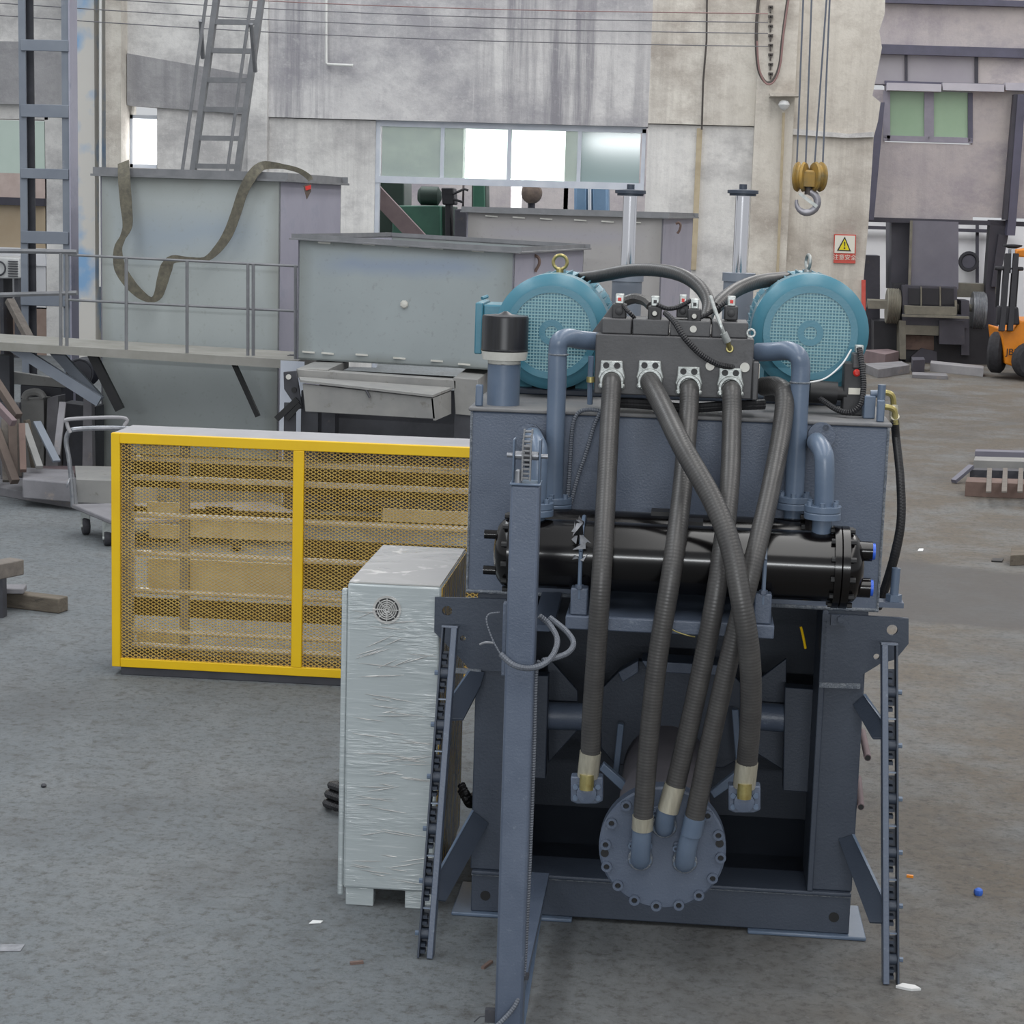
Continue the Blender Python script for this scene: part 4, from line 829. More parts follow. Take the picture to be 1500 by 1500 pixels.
# ================================================================ the hydraulic machine
mc = thing('hydraulic_baler', 'slate blue hydraulic baler with twin teal motors, black coolers and hanging hoses', 'machine', (0, 0, 0))
TX0, TX1 = -.633, .608; TZ0, TZ1 = 1.03, 1.585
def mbox(name, x0, x1, y0, y1, z0, z1, m='paint', parent=None, bevel=.004, label=None): g = G(); g.box(x0, x1, y0, y1, z0, z1); return obj(name, g, m, parent or mc, label, bevel)
def mpoly(name, pts, Y, th, m='paint', parent=None, bevel=.003): g = G(); g.prism([P(x, y, Y) for x, y in pts], (0, th, 0)); return obj(name, g, m, parent or mc, None, bevel)
tank = mbox('oil_tank', TX0, TX1, 0, .95, TZ0, TZ1, 'paint', bevel=.006)
g = G(); g.tube([(TX0, -.002, TZ0 + .004), (TX1, -.002, TZ0 + .004)], .006, 6); g.tube([(TX0 + .002, -.002, TZ0), (TX0 + .002, -.002, TZ1)], .004, 6); g.tube([(TX1 - .002, -.002, TZ0), (TX1 - .002, -.002, TZ1)], .004, 6); obj('weld_seam', g, 'weld', tank)
mbox('tank_lid', TX0 - .008, TX1 + .008, -.008, .958, TZ1, TZ1 + .012, 'lid_dust', tank)
TT = TZ1 + .012
for x in (TX0 + .02, TX1 - .025): mbox('lifting_lug', x - .011, x + .011, .02, .045, TT, TT + .065, 'pipe_paint', tank)
# frame: base beam, uprights, bracket plates
Zb = P(967, 1296, 0).z
BX0, BX1 = P(690, 1310, 0).x, P(1245, 1340, 0).x
base = mbox('base_beam', BX0, BX1, 0, .16, .012, Zb, 'paint_dark'); g = G(); g.tube([(BX0, -.001, Zb), (BX1, -.001, Zb)], .006, 6); obj('weld_seam', g, 'weld', base)
ux0 = P(1192, 1300, 0).x
for x, xx in ((BX0 + .045, 0), (BX1 - .048, 1)):
    g = G(); g.cyl((x, .001, .065), (x, -.0015, .065), .016, 14); obj('drain_hole', g, 'black', base)
mbox('base_cap', BX0, BX1, -.012, .17, Zb, Zb + .012, 'paint_dark', base)
for x0, x1 in ((P(662, 1336, 0).x, P(838, 1345, 0).x), (P(1095, 1360, 0).x, P(1268, 1372, 0).x)): mbox('foot_plate', x0, x1, -.02, .26, 0, .012, 'pipe_paint')
UW = .125
for sgn, x0, x1 in ((-1, BX0 - .005, BX0 + UW + .02), (1, BX1 - UW - .005, BX1 + .002)):
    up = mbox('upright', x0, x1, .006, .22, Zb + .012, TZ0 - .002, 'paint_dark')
    xe = x0 if sgn > 0 else x1
    g = G(); g.box(xe - .006 * sgn, xe + .012 * sgn, -.012, .22, Zb + .012, TZ0 - .002); obj('flange', g, 'paint_dark', up, bevel=.003)
    for k, z in enumerate((.3, .42)): pass
lp = [(637, 875), (742, 878), (742, 984), (688, 981), (672, 962), (648, 938), (636, 926)]
rp = [(1205, 899), (1331, 906), (1331, 943), (1312, 966), (1290, 972), (1264, 988), (1264, 1008), (1205, 1006)]
def plate_with_holes(name, poly, holes, Y, th, m):
    """flat plate with real round holes"""
    bm = bmesh.new(); vs = [bm.verts.new(P(x, y, Y)) for x, y in poly]; es = [bm.edges.new((vs[i], vs[(i + 1) % len(vs)])) for i in range(len(vs))]
    for hx, hy, hr in holes:
        c = P(hx, hy, Y); r = hr * S(hx, hy, Y); hv = [bm.verts.new(c + Vector((math.cos(a) * r, 0, math.sin(a) * r))) for a in [2 * math.pi * k / 18 for k in range(18)]]
        es += [bm.edges.new((hv[i], hv[(i + 1) % 18])) for i in range(18)]
    bmesh.ops.triangle_fill(bm, use_beauty=True, edges=es)
    r = bmesh.ops.extrude_face_region(bm, geom=bm.faces[:]); bmesh.ops.translate(bm, vec=(0, th, 0), verts=[v for v in r['geom'] if isinstance(v, bmesh.types.BMVert)])
    bm.verts.index_update(); g = G(); g.v = [v.co.copy() for v in bm.verts]; g.f = [tuple(v.index for v in f.verts) for f in bm.faces]; bm.free(); return obj(name, g, m, mc)
plate_with_holes('bracket_plate', lp, [(655, 895, 7.5), (678, 935, 4.2)], -.012, .011, 'paint_dark'); plate_with_holes('bracket_plate', rp, [(1307, 923, 8), (1284, 962, 4.5)], -.012, .014, 'paint_dark')
for x, y in ((675, 983), (1230, 1004)): g = G(); g.beam(P(x - 30, y - (1 if x > 900 else 2), -.016), P(x + 30, y + 1, -.016), .014, .014); obj('weld_seam', g, 'weld', mc)
g = G(); q = P(1229, 905, -.012); g.box(q.x - .025, q.x + .025, -.03, -.012, q.z - .02, q.z + .012); hexbolt(g, (q.x + .004, -.03, q.z), (0, -1, 0), .012, .01); obj('clamp', g, 'paint_dark', mc)
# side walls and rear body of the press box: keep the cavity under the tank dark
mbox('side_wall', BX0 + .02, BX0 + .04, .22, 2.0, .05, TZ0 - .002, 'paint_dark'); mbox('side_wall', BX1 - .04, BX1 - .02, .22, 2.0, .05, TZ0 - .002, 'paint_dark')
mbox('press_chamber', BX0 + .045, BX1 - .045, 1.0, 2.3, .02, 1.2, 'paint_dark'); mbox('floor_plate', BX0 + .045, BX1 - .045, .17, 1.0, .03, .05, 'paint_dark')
# inner bearing plates and trunnion gussets
for sgn in (-1, 1):
    if sgn > 0: pl = [(1150, 1007), (1206, 1011), (1196, 1162), (1147, 1158)]; gus = [(1105, 1000), (1152, 965), (1150, 1130), (1103, 1100)]; pin = ((1098, 1048), (1150, 1052))
    else: pl = [(778, 990), (803, 990), (799, 1141), (772, 1139)]; gus = [(802, 962), (846, 1012), (846, 1070), (803, 1118)]; pin = ((800, 1048), (860, 1050))
    mpoly('bearing_plate', pl, .2 if sgn > 0 else .16, .06, 'paint_dark'); mpoly('gusset', gus, .34, .02, 'paint_dark')
    g = G(); g.cyl(P(*pin[0], .26), P(*pin[1], .26), .045, 16); obj('trunnion_pin', g, 'paint', mc)
oc = [(905, 985), (935, 968), (1060, 975), (1085, 1000), (1085, 1110), (1060, 1125), (900, 1120), (880, 1095), (880, 1010)]
mpoly('cylinder_yoke', oc, .42, .04, 'paint_dark')
mpoly('yoke_rib', [(905, 985), (935, 968), (935, 985), (912, 1000)], .36, .06, 'paint'); mpoly('yoke_rib', [(940, 968), (1060, 975), (1056, 990), (950, 984)], .3, .12, 'paint')
for pts in ([(884, 1118), (920, 1150), (912, 1160), (878, 1128)], [(1078, 1130), (1040, 1160), (1046, 1170), (1080, 1146)]): mpoly('tie_bar', pts, .0, .03, 'pipe_paint')
for pts in ([(905, 1060), (914, 1062), (906, 1140), (897, 1138)], [(1072, 1040), (1082, 1040), (1086, 1120), (1078, 1120)]): mpoly('tie_bar', pts, .3, .03, 'pipe_paint')
# main cylinder with its bolted head
YH = -.40
hc = P(970, 1243, YH); hs = S(970, 1243, YH); HR = 93 * hs
cy = thing_parent = None
g = G(); g.lathe(hc + Vector((0, .05, 0)), (0, 1, 0), [(0, .14), (.9, .14)], 36); mcy = obj('main_cylinder', g, 'cylinder_dust', mc)
g = G(); g.lathe(hc, (0, 1, 0), [(0, HR - .006), (.006, HR), (.055, HR), (.06, HR - .005)], 56); head = obj('cylinder_head', g, 'paint', mc)
k0 = .3667
for u, v in ((320, 215), (262, 285), (238, 370), (242, 458), (287, 533), (353, 592), (440, 615), (530, 612), (610, 573), (665, 505), (697, 423), (688, 333), (645, 255)):
    c = P(800 + u * k0, 1100 + v * k0, YH); g = G(); g.annulus(c, (0, -1, 0), .0085, .0155, .013, 14); bo = obj('bolt', g, 'paint', head); g = G(); g.cyl(c, c + Vector((0, -.004, 0)), .009, 8); obj('socket', g, 'black', head)
for u, v in ((234, 408), (693, 370)):
    c = P(800 + u * k0, 1100 + v * k0, YH); g = G(); g.cyl(c + Vector((0, .002, 0)), c + Vector((0, -.001, 0)), .012, 12); obj('bolt_hole', g, 'black', head)
def head_port(x, y, tx, ty):
    """welded port elbow rising from the head towards the hose"""
    c = P(x, y, YH); pt = G()
    pt.prism([P(x - 16, y - 22, YH - .012), P(x + 16, y - 22, YH - .012), P(x + 17, y + 16, YH - .012), P(x + 8, y + 22, YH - .012), P(x - 8, y + 22, YH - .012), P(x - 17, y + 16, YH - .012)], (0, .012, 0))
    o = obj('port_flange', pt, 'paint', head, bevel=.003); g = G(); g.tube(smooth_path([c + Vector((0, .0, .0)), P(x, y + 8, YH - .03), P(x + (tx - x) * .3, y + (ty - y) * .3, YH - .05), P(tx, ty, YH - .06)], 5), .028, 14); obj('port_elbow', g, 'pipe_paint', o)
    g = G()
    for i, j in ((-13, -14), (13, -14), (-12, 8), (12, 8)): q = P(x + i, y + j, YH - .012); g = G(); g.annulus(q, (0, -1, 0), .0045, .0095, .01, 12); obj('port_bolt', g, 'pipe_paint', o)
    g = G(); g.ring(P(x, y + 6, YH - .016), (0, 1, 0), .031, .005, 20, 6); obj('weld_collar', g, 'weld', o)
head_port(938, 1252, 941, 1212); head_port(973, 1204, 977, 1184); head_port(1003, 1256, 1013, 1214)
# hoses
def hose(pts, r=14.2, m='hose', name='hydraulic_hose'):
    g = G(); pp = smooth_path([P(x, y, Y) for x, y, Y in pts], 9); rr = r * .00199 if r > 2 else r; g.tube(pp, rr, 18); return obj(name, g, m, mc)
def ferrule(parent, a, b, Y0, Y1, m='ferrule', r=.0305): g = G(); g.cyl(P(*a, Y0), P(*b, Y1), r, 18); return obj('ferrule', g, m, parent)
MF = -.035                                                            # manifold front
h1 = hose([(896, 557, MF), (896, 564, MF - .045), (894, 602, MF - .1), (889, 700, -.3), (882, 830, -.47), (874, 950, -.47), (867, 1050, -.44), (865, 1103, -.42)])
ferrule(h1, (865, 1101), (861, 1137), -.42, -.41)
h3 = hose([(1010, 568, MF), (1010, 575, MF - .045), (1008, 614, MF - .1), (999, 720, -.32), (985, 830, -.47), (964, 960, -.49), (951, 1080, -.48), (942, 1197, -.465)])
ferrule(h3, (942, 1195), (941, 1214), -.465, -.46, 'ferrule'); 
h4 = hose([(1071, 570, MF), (1072, 577, MF - .045), (1072, 622, MF - .1), (1068, 720, -.32), (1052, 850, -.47), (1030, 970, -.48), (1006, 1080, -.47), (989, 1152, -.46)])
ferrule(h4, (989, 1150), (978, 1188), -.46, -.46)
h5 = hose([(1118, 566, .06), (1138, 566, .0), (1149, 580, -.06), (1145, 630, -.13), (1128, 720, -.32), (1102, 830, -.48), (1073, 945, -.50), (1042, 1080, -.485), (1017, 1200, -.465)])
ferrule(h5, (1018, 1196), (1012, 1222), -.465, -.46, 'pipe_paint')
h2 = hose([(952, 557, MF), (954, 564, MF - .05), (970, 594, MF - .16), (1000, 655, -.36), (1045, 735, -.47), (1070, 800, -.53), (1086, 880, -.57), (1098, 960, -.56), (1100, 1040, -.52), (1094, 1118, -.46)], 15)
ferrule(h2, (1094, 1116), (1090, 1152), -.46, -.45, r=.032)
# hanging split-flange ends
for par, x, y, Y in ((h1, 859, 1160, -.41), (h2, 1090, 1173, -.45)):
    g = G(); g.prism([P(x + i, y + j, Y - .01) for i, j in ((-23, -22), (24, -21), (24, 14), (14, 18), (-13, 18), (-23, 14))], (0, .045, 0)); fb = obj('end_flange', g, 'paint', par, bevel=.004)
    g = G(); g.cyl(P(x + 1, y - 26, Y - .02), P(x, y - 4, Y - .02), .021, 14); obj('fitting', g, 'brass', fb)
    g = G(); g.lathe(P(x, y + 4, Y - .03), (0, 1, 0), [(0, .01), (.005, .028), (.03, .032)], 16); obj('fitting_cap', g, 'paint', fb)
    g = G()
    for i, j in ((-16, -8), (17, -8), (-16, 8), (17, 8)): q = P(x + i, y + j, Y - .01); g = G(); g.cyl(q, q + Vector((0, -.008, 0)), .008, 10); obj('bolt', g, 'pipe_paint', fb)
# valve manifold
mx0, mx1 = P(871, 540, MF).x, P(1103, 540, MF).x; mz1 = P(985, 493, MF).z; mz0 = P(985, 581, MF).z
mani = mbox('valve_manifold', mx0, mx1, MF, .17, mz0, mz1, 'manifold', bevel=.004, label='dark grey machined valve block')
mbox('end_block', mx1, P(1112, 540, MF).x, MF - .005, .15, mz0 - .002, P(1108, 530, MF).z, 'manifold', mani)
for x0, x1, y0 in ((881, 925, 467), (926.5, 980, 468), (981.5, 1041, 470), (1043, 1096, 472)):
    a, b = P(x0, 480, MF + .02).x, P(x1, 480, MF + .02).x; mbox('valve_block', a, b, MF + .02, .15, mz1, P((x0 + x1) / 2, y0, MF + .02).z, 'manifold', mani)
mpoly('valve_block', [(866, 488), (898, 445), (905, 467), (905, 488)], MF + .1, .06, 'manifold', mani)
for x, y, w, lab in ((907, 456, 21, 1), (959, 459, 20, 0), (1000, 456, 18, 1), (1017, 463, 20, 0), (1071, 459, 20, 1)):
    YV = MF + (.06 if lab else .03); s = S(x, y, YV); c = P(x, y, YV); h = w * s / 2
    so = mbox('solenoid_valve', c.x - h, c.x + h, YV, YV + .06, c.z - h * 1.05, c.z + h, 'solenoid', mani, .004)
    g = G(); g.box(c.x - h * .6, c.x + h * .6, YV + .005, YV + .045, c.z + h, c.z + h + .03); obj('connector', g, 'zinc', so, bevel=.003)
    g = G(); g.box(c.x - h * .24, c.x + h * .24, YV + .003, YV + .008, c.z + h + .009, c.z + h + .019); obj('connector_mark', g, 'red_plastic' if lab else 'solenoid', so)
    g = G(); g.lathe(c, (0, -1, 0), [(0, h * .55), (.004, h * .5), (.006, h * .2)], 14); obj('coil_cap', g, 'solenoid', so)
    if not lab: g = G(); g.cyl(c + Vector((0, -.005, 0)), c + Vector((0, -.009, 0)), .007, 8); obj('coil_nut', g, 'plug', so)
for x, y, r, Y in ((1015.6, 482, 5, MF + .02), (1040, 536, 6.5, MF), (1091, 538, 7, MF)):
    c = P(x, y, Y); g = G(); g.cyl(c, c + Vector((0, -.005, 0)), r * S(x, y, Y), 20); obj('blanking_plug', g, 'plug', mani, label='pale round plug')
c = P(1100, 488, MF); g = G(); g.ring(c + Vector((0, -.005, 0)), (0, 1, .0), .011, .0035, 18, 6); obj('eye_ring', g, 'zinc', mani)
# split flange clamps
for x, y in ((896, 541), (952, 541), (1009, 550), (1070, 552)):
    s = S(x, y, MF); g = G(); g.prism([P(x + i, y + j, MF - .018) for i, j in ((-16, -13), (16, -12), (17, 0), (20, 12), (15, 25), (-15, 24), (-20, 11), (-17, 0))], (0, .018, 0)); cl = obj('flange_clamp', g, 'zinc', mani, bevel=.003)
    g = G(); g.ring(P(x, y + 17, MF - .024), (0, 1, 0), .031, .006, 20, 6); obj('clamp_collar', g, 'zinc', cl)
    for i, j in ((-8, -6), (8, -5.5)):
        c = P(x + i, y + j, MF - .018); g = G(); g.annulus(c, (0, -1, 0), .006, .0095, .004, 12); g.cyl(c, c + Vector((0, -.0015, 0)), .0065, 10); obj('bolt', g, 'solenoid', cl)
    for i, j in ((-15, 24), (15, 25)): c = P(x + i, y + j, MF - .02); g = G(); g.lathe(c, (0, -1, 0), [(0, .009), (.008, .009), (.012, .004)], 10); obj('cap_screw', g, 'zinc', cl)
# small lines on and around the manifold
def line(name, pts, r, m, parent=None, seg=8): g = G(); g.tube(smooth_path([P(x, y, Y) for x, y, Y in pts], 8), r, seg); return obj(name, g, m, parent or mc)
line('arc_hose', [(850, 408, .8), (880, 404, .7), (925, 396, .55), (965, 396, .45), (1000, 404, .35), (1026, 422, .28), (1038, 445, .22), (1034, 470, .16)], .021, 'hose', seg=14)
line('arc_hose', [(1046, 452, .25), (1058, 440, .3), (1080, 424, .4), (1110, 413, .5), (1150, 408, .7)], .023, 'hose', seg=14)
line('arc_hose', [(916, 441, .25), (930, 437, .24), (945, 441, .22), (953, 448, .2)], .016, 'hose')
line('wire_bundle', [(962, 446, .0), (978, 452, .0), (995, 449, .02), (1012, 440, .03)], .007, 'conduit_black'); line('wire_bundle', [(1024, 466, .0), (1040, 458, .02), (1062, 444, .03)], .007, 'conduit_black')
line('wire_bundle', [(912, 447, .03), (922, 458, .01), (930, 466, .02)], .006, 'conduit_black')
line('conduit', [(974, 458, MF - .01), (988, 472, MF - .04), (1002, 494, MF - .06), (1025, 518, MF - .06), (1050, 533, MF - .05), (1073, 538, MF - .01)], .0085, 'conduit_black')
line('gauge_line', [(1041, 435, .1), (1046, 450, .0), (1054, 472, MF - .03), (1061, 490, MF - .03)], .006, 'zinc'); g = G(); g.cyl(P(1060, 488, MF - .03), P(1066, 501, MF - .025), .011, 12); f_ = obj('gauge_fitting', g, 'zinc', mc); g = G(); g.cyl(P(1066, 501, MF - .025), P(1069, 511, MF - .01), .007, 10); g.ring(P(1069, 511, MF - .008), (0, 1, 0), .008, .004, 14, 6); obj('banjo', g, 'brass', f_)
# black drain hoses lying below the manifold
for o_ in (0, 9): line('drain_hose', [(900, 588 + o_ * .4, .03), (950, 590 + o_ * .5, .02), (1000, 596 + o_ * .4, .02), (1060, 593 + o_ * .4, .02), (1120, 590 + o_ * .5, .06)], .011, 'hose_black')
# breather filter
YBf = .1
bx, s = 737, S(737, 560, YBf); c = P(bx, 590, YBf); cx, zc = c.x, TT
zt = lambda y: P(bx, y, YBf).z
g = G(); g.lathe((cx, YBf, zc), (0, 0, 1), [(0, 24 * s), (zt(532) - zc, 24 * s)], 28); fl_ = obj('breather_pipe', g, 'pipe_paint', mc)
g = G(); g.lathe((cx, YBf, zt(533)), (0, 0, 1), [(0, 24 * s), (.012, 24 * s), (.014, 32 * s), (zt(514) - zt(533), 34 * s)], 28); obj('collar', g, 'plug', fl_)
g = G(); g.lathe((cx, YBf, zt(515)), (0, 0, 1), [(0, 33 * s), (.006, 35 * s), (.012, 34 * s), (zt(465) - zt(515), 34 * s), (zt(462) - zt(515), 33 * s), (zt(460) - zt(515), 10 * s), (zt(456) - zt(515), 3 * s)], 32); obj('filter_drum', g, 'black_drum', fl_, label='black ribbed filter drum')
# motors
def motor(cx, cy, r, box_left):
    YM = .33; c = P(cx, cy, YM); s = S(cx, cy, YM); R = r * s
    g = G(); g.lathe(c, (0, 1, 0), [(0, R * .74), (.0, R * .77), (.006, R * .79), (.012, R * .92), (.03, R), (.17, R), (.17, R * .8)], 56); m = obj('motor', g, 'teal', mc, label='teal electric motor fan cowl')
    g = G(); rg = R * .735; n = 27; pit = 2 * rg / n
    for k in range(1, n):
        d = -rg + k * pit; h = math.sqrt(max(rg * rg - d * d, 0)); w = pit * .31
        g.box(c.x + d - w / 2, c.x + d + w / 2, c.y - .002, c.y + .002, c.z - h, c.z + h); g.box(c.x - h, c.x + h, c.y - .0025, c.y + .0015, c.z + d - w / 2, c.z + d + w / 2)
    gr = obj('fan_grille', g, 'grille', m, stuff=True)
    g = G(); g.annulus(c + Vector((0, .001, 0)), (0, -1, 0), rg * .93, R * .80, .006, 56); obj('grille_rim', g, 'teal', m)
    g = G(); g.annulus(c + Vector((0, 0, 0)), (0, -1, 0), R * .11, R * .22, .004, 24); obj('grille_hub', g, 'teal', m)
    g = G(); g.cyl(c + Vector((0, .05, 0)), c + Vector((0, .054, 0)), R * .74, 32); obj('cowl_back', g, 'black', m); g = G(); g.annulus(c + Vector((0, .024, 0)), (0, 1, 0), R * .2, R * .66, .004, 32); fan = obj('fan', g, 'fan_grey', m)
    g = G()
    for k in range(6):
        a = k * math.pi / 3; d = Vector((math.cos(a), 0, math.sin(a))); t = Vector((-math.sin(a), 0, math.cos(a))); g.prism([c + d * R * .2 - t * .01 + Vector((0, .01, 0)), c + d * R * .2 + t * .02 + Vector((0, .018, 0)), c + d * R * .68 + t * .035 + Vector((0, .018, 0)), c + d * R * .68 - t * .02 + Vector((0, .01, 0))], (0, .006, 0))
    obj('fan_blade', g, 'fan_grey', m, stuff=True)
    g = G(); g.lathe(c + Vector((0, .16, 0)), (0, 1, 0), [(0, R * .84), (.4, R * .84), (.43, R * .95), (.5, R * .95), (.52, R * .5)], 40); bd = obj('stator_body', g, 'teal', m)
    g = G()
    for k in range(44):
        a = 2 * math.pi * k / 44; d = Vector((math.cos(a), 0, math.sin(a))); g.beam(c + d * R * .9 + Vector((0, .18, 0)), c + d * R * .9 + Vector((0, .56, 0)), .005, R * .18, d)
    obj('cooling_fin', g, 'teal', m, stuff=True)
    for sx in (-1, 1): g = G(); g.box(c.x + sx * R * .55 - .03, c.x + sx * R * .55 + .03, .5, .86, TT, c.z - R * .6); obj('foot', g, 'teal_dark', m)
    e = P(cx + (12 if box_left else -4), cy - r + (1 if box_left else -2), .56); g = G(); rr_ = 17 * s * .62
    ax = (0, 1, 0) if box_left else (1, .25, 0); g.ring(Vector((e.x, .56, c.z + R * .98 + rr_ + .012)), ax, rr_, .0055, 22, 8); g.cyl((e.x, .56, c.z + R * .85), (e.x, .56, c.z + R * .98 + .012), .012, 10); obj('eye_bolt', g, 'brass' if box_left else 'zinc', m)
    if box_left:
        a = P(707, 478, .42); g = G(); g.box(a.x, c.x - R * .7, .42, .62, P(707, 516, .42).z, P(707, 446, .42).z); tb = obj('terminal_box', g, 'teal', m, bevel=.006)
        g = G(); g.box(P(696, 478, .42).x, a.x, .41, .63, P(700, 516, .42).z - .005, P(700, 443, .42).z); obj('terminal_lid', g, 'teal', tb, bevel=.004)
        g = G(); g.tube([P(706, 437, .42), P(714, 434, .44)], .006, 6); obj('cover_clip', g, 'teal', tb)
    # bell housing with the pump behind
    g = G(); g.lathe(c + Vector((0, .68, 0)), (0, 1, 0), [(0, R * .7), (.12, R * .6), (.12, R * .42), (.32, R * .38)], 24); obj('pump', g, 'paint_dark', m)
motor(808, 487, 85, True); motor(1187, 488, 86, False)
mbox('motor_rail', -.62, .6, .45, .9, TT, TT + .02, 'paint_dark')
# return pipes and coolers
YR, YC1 = -.11, -.315
cz = P(1000, 820, YC1).z; CRAD = 51 * S(1000, 820, YC1)
def cooler(Y, x0, x1, rad, z, name='oil_cooler', ports=True):
    g = G(); g.lathe((x0, Y, z), (1, 0, 0), [(0, rad), (x1 - x0, rad)], 48); o = obj(name, g, 'black_gloss', mc, label='glossy black cylindrical oil cooler')
    for sgn, xe in ((-1, x0), (1, x1)):
        g = G(); a = Vector((sgn, 0, 0)); g.lathe((xe - sgn * .04, Y, z), a, [(0, rad + .002), (0, rad + .018), (.018, rad + .018), (.02, rad + .014), (.022, rad + .018), (.042, rad + .018), (.044, rad + .002), (.06, rad - .002), (.075, rad * .8), (.085, rad * .45), (.088, .02)], 40); hd_ = obj('end_cap', g, 'black_gloss', o)
        g = G()
        for k in range(12):
            an = 2 * math.pi * (k + .3) / 12; q = Vector((xe - sgn * .05, Y + math.cos(an) * (rad + .009), z + math.sin(an) * (rad + .009))); g.lathe(q, a, [(0, .008), (.012, .008), (.012, .004), (.052, .004), (.052, .008), (.068, .008)], 6)
        obj('flange_bolt', g, 'black', hd_, stuff=True)
        for dz in (-.052, .052) if ports else ():
            g = G(); pr_, pl_ = (.028, .042) if sgn > 0 else (.013, .05); q = Vector((xe + sgn * .025, Y - .02, z + dz)); g.cyl(q, q + a * pl_, pr_, 16); nz = obj('water_port', g, 'black_gloss', hd_)
            if sgn > 0: g = G(); g.cyl(q + a * .042, q + a * .05, .023, 16); obj('port_cap', g, 'blue_plastic', nz, label='blue plastic cap')
    return o
fc = cooler(YC1, P(748, 815, YC1).x, P(1240, 828, YC1).x, CRAD, cz); rc = cooler(YR, P(768, 800, YR).x, P(1195, 812, YR).x, CRAD * .95, cz + .005, ports=False)
for x, y in ((972, 750), (1012, 764)): c = P(x, y, -.2); g = G(); g.box(c.x - .035, c.x + .035, -.24, -.17, c.z - .006, c.z + .006); obj('name_plate', g, 'black', fc)
def pflange(pts, x, y, Y, r, m='pipe_paint'):
    c = P(x, y, Y); s = S(x, y, Y); return c, s
def pipe(path, flange, stub, Y, fr):
    o = line('return_pipe', path, .0278, 'pipe_paint', seg=18)
    c = P(*flange, Y); s = S(*flange, Y); g = G(); g.lathe(c + Vector((0, 0, -.019)), (0, 0, 1), [(0, fr * s), (.017, fr * s), (.018, fr * s - .002), (.02, fr * s - .002), (.021, fr * s), (.038, fr * s)], 32); f = obj('pipe_flange', g, 'pipe_paint', o, bevel=.0015)
    g = G()
    for k in range(6): a = k * math.pi / 3 + .4; g = G(); hexbolt(g, c + Vector((math.cos(a) * fr * s * .8, math.sin(a) * fr * s * .8, .019)), (0, 0, 1), .008, .012); obj('flange_bolt', g, 'pipe_paint', f)
    g = G(); g.cyl(c + Vector((0, 0, -.1)), c, .0278, 18); obj('pipe_stub', g, 'pipe_paint', o); return o
PY = -.06
p1 = pipe([(874, 500, .04), (850, 498, .0), (832, 495, -.04), (820, 500, PY), (817, 515, PY), (816, 560, PY), (813, 650, PY), (811, 735, PY)], (812, 737), 0, PY, 26)
p2 = pipe([(1110, 516, .04), (1135, 515, .0), (1155, 514, -.04), (1169, 522, PY), (1173, 540, PY), (1171, 580, PY), (1167, 660, PY), (1163, 730, PY)], (1163, 736), 0, PY, 25)
p3 = pipe([(1196, 647, .0), (1196, 648, -.12), (1199, 651, -.24), (1206, 664, -.30), (1208, 685, YC1), (1207, 745, YC1)], (1205, 750), 0, YC1, 27)
p4 = pipe([(779, 640, .0), (781, 640, -.12), (783, 645, -.24), (788, 658, -.30), (788, 690, YC1), (786, 735, YC1)], (785, 745), 0, YC1, 26)
for x, y in ((1203, 638), (775, 640)):
    c = P(x, y, -.004); g = G(); g.cyl(c + Vector((0, .003, 0)), c + Vector((0, -.012, 0)), 20 * S(x, y, 0), 28); pf_ = obj('port_pad', g, 'paint', mc)
    g = G(); q = c + Vector((.012, -.012, .026)); g.annulus(q, (0, -1, 0), .005, .009, .006, 12); obj('bolt', g, 'paint_dark', pf_)
for pts in (((818, 519), (815, 519)), ((1172, 560), (1171, 560))): g = G(); q = P(*pts[0], PY); g.ring(q, (0, 0, 1), .0278, .003, 24, 6); obj('weld_ring', g, 'weld', mc)
for pts in ([(884, 603, -.03), (862, 600, -.03), (846, 606, -.03), (838, 630, -.04), (835, 680, -.05), (831, 738, -.06)], [(880, 602, -.04), (870, 625, -.04), (858, 665, -.05), (846, 700, -.05), (836, 738, -.06)]): line('copper_line', pts, .0058, 'conduit')
line('test_pipe', [(866, 522, MF + .0), (865, 550, MF + .01), (864, 592, MF + .02)], .0085, 'pipe_paint'); g = G(); g.cyl(P(865, 552, MF), P(865, 560, MF), .012, 10); obj('test_nut', g, 'brass', mc)
# cooler shelf, posts and hold-down rods
sx0, sx1 = P(828, 914, -.44).x, P(1134, 925, -.44).x; sz1 = P(980, 909, -.44).z; sz0 = P(980, 929, -.44).z
sh = mbox('cooler_shelf', sx0, sx1, -.44, -.43, sz0, sz1, 'paint'); mbox('shelf_top', sx0, sx1, -.43, .0, sz1 - .01, sz1, 'paint', sh)
for x, yt in ((848, 861), (1117, 869)):
    c = P(x, 890, -.42); zt_ = P(x, yt, -.42).z; pb = mbox('shelf_post', c.x - .024, c.x + .024, -.43, -.36, sz1, zt_, 'paint', sh)
    g = G(); g.cyl((c.x, -.425, zt_ - .03), (c.x, -.425, cz + .03), .006, 8); g.tube(smooth_path([(c.x, -.425, cz + .03), (c.x, -.38, cz + CRAD * .88), (c.x, YC1, cz + CRAD + .012), (c.x, -.25, cz + CRAD * .9)], 6), .006, 8); obj('hold_down_rod', g, 'pipe_paint', sh)
    hb = G(); hexbolt(hb, (c.x, -.425, zt_), (0, 0, 1), .012, .01); obj('nut', hb, 'paint', pb)
rg_ = G(); random.seed(3)
for k in range(9):
    q = P(847 + random.uniform(-6, 10), random.choice((756, 765, 775, 785, 790, 800, 822)), -.432); a = [q + Vector((random.uniform(-.02, .02), random.uniform(-.004, .004), random.uniform(-.022, .022))) for _ in range(4)]
    rg_.prism(a, (0, -.002, 0))
obj('film_scrap', rg_, 'pale_rag', sh, label='torn scraps of pale film on the left rod', stuff=True)
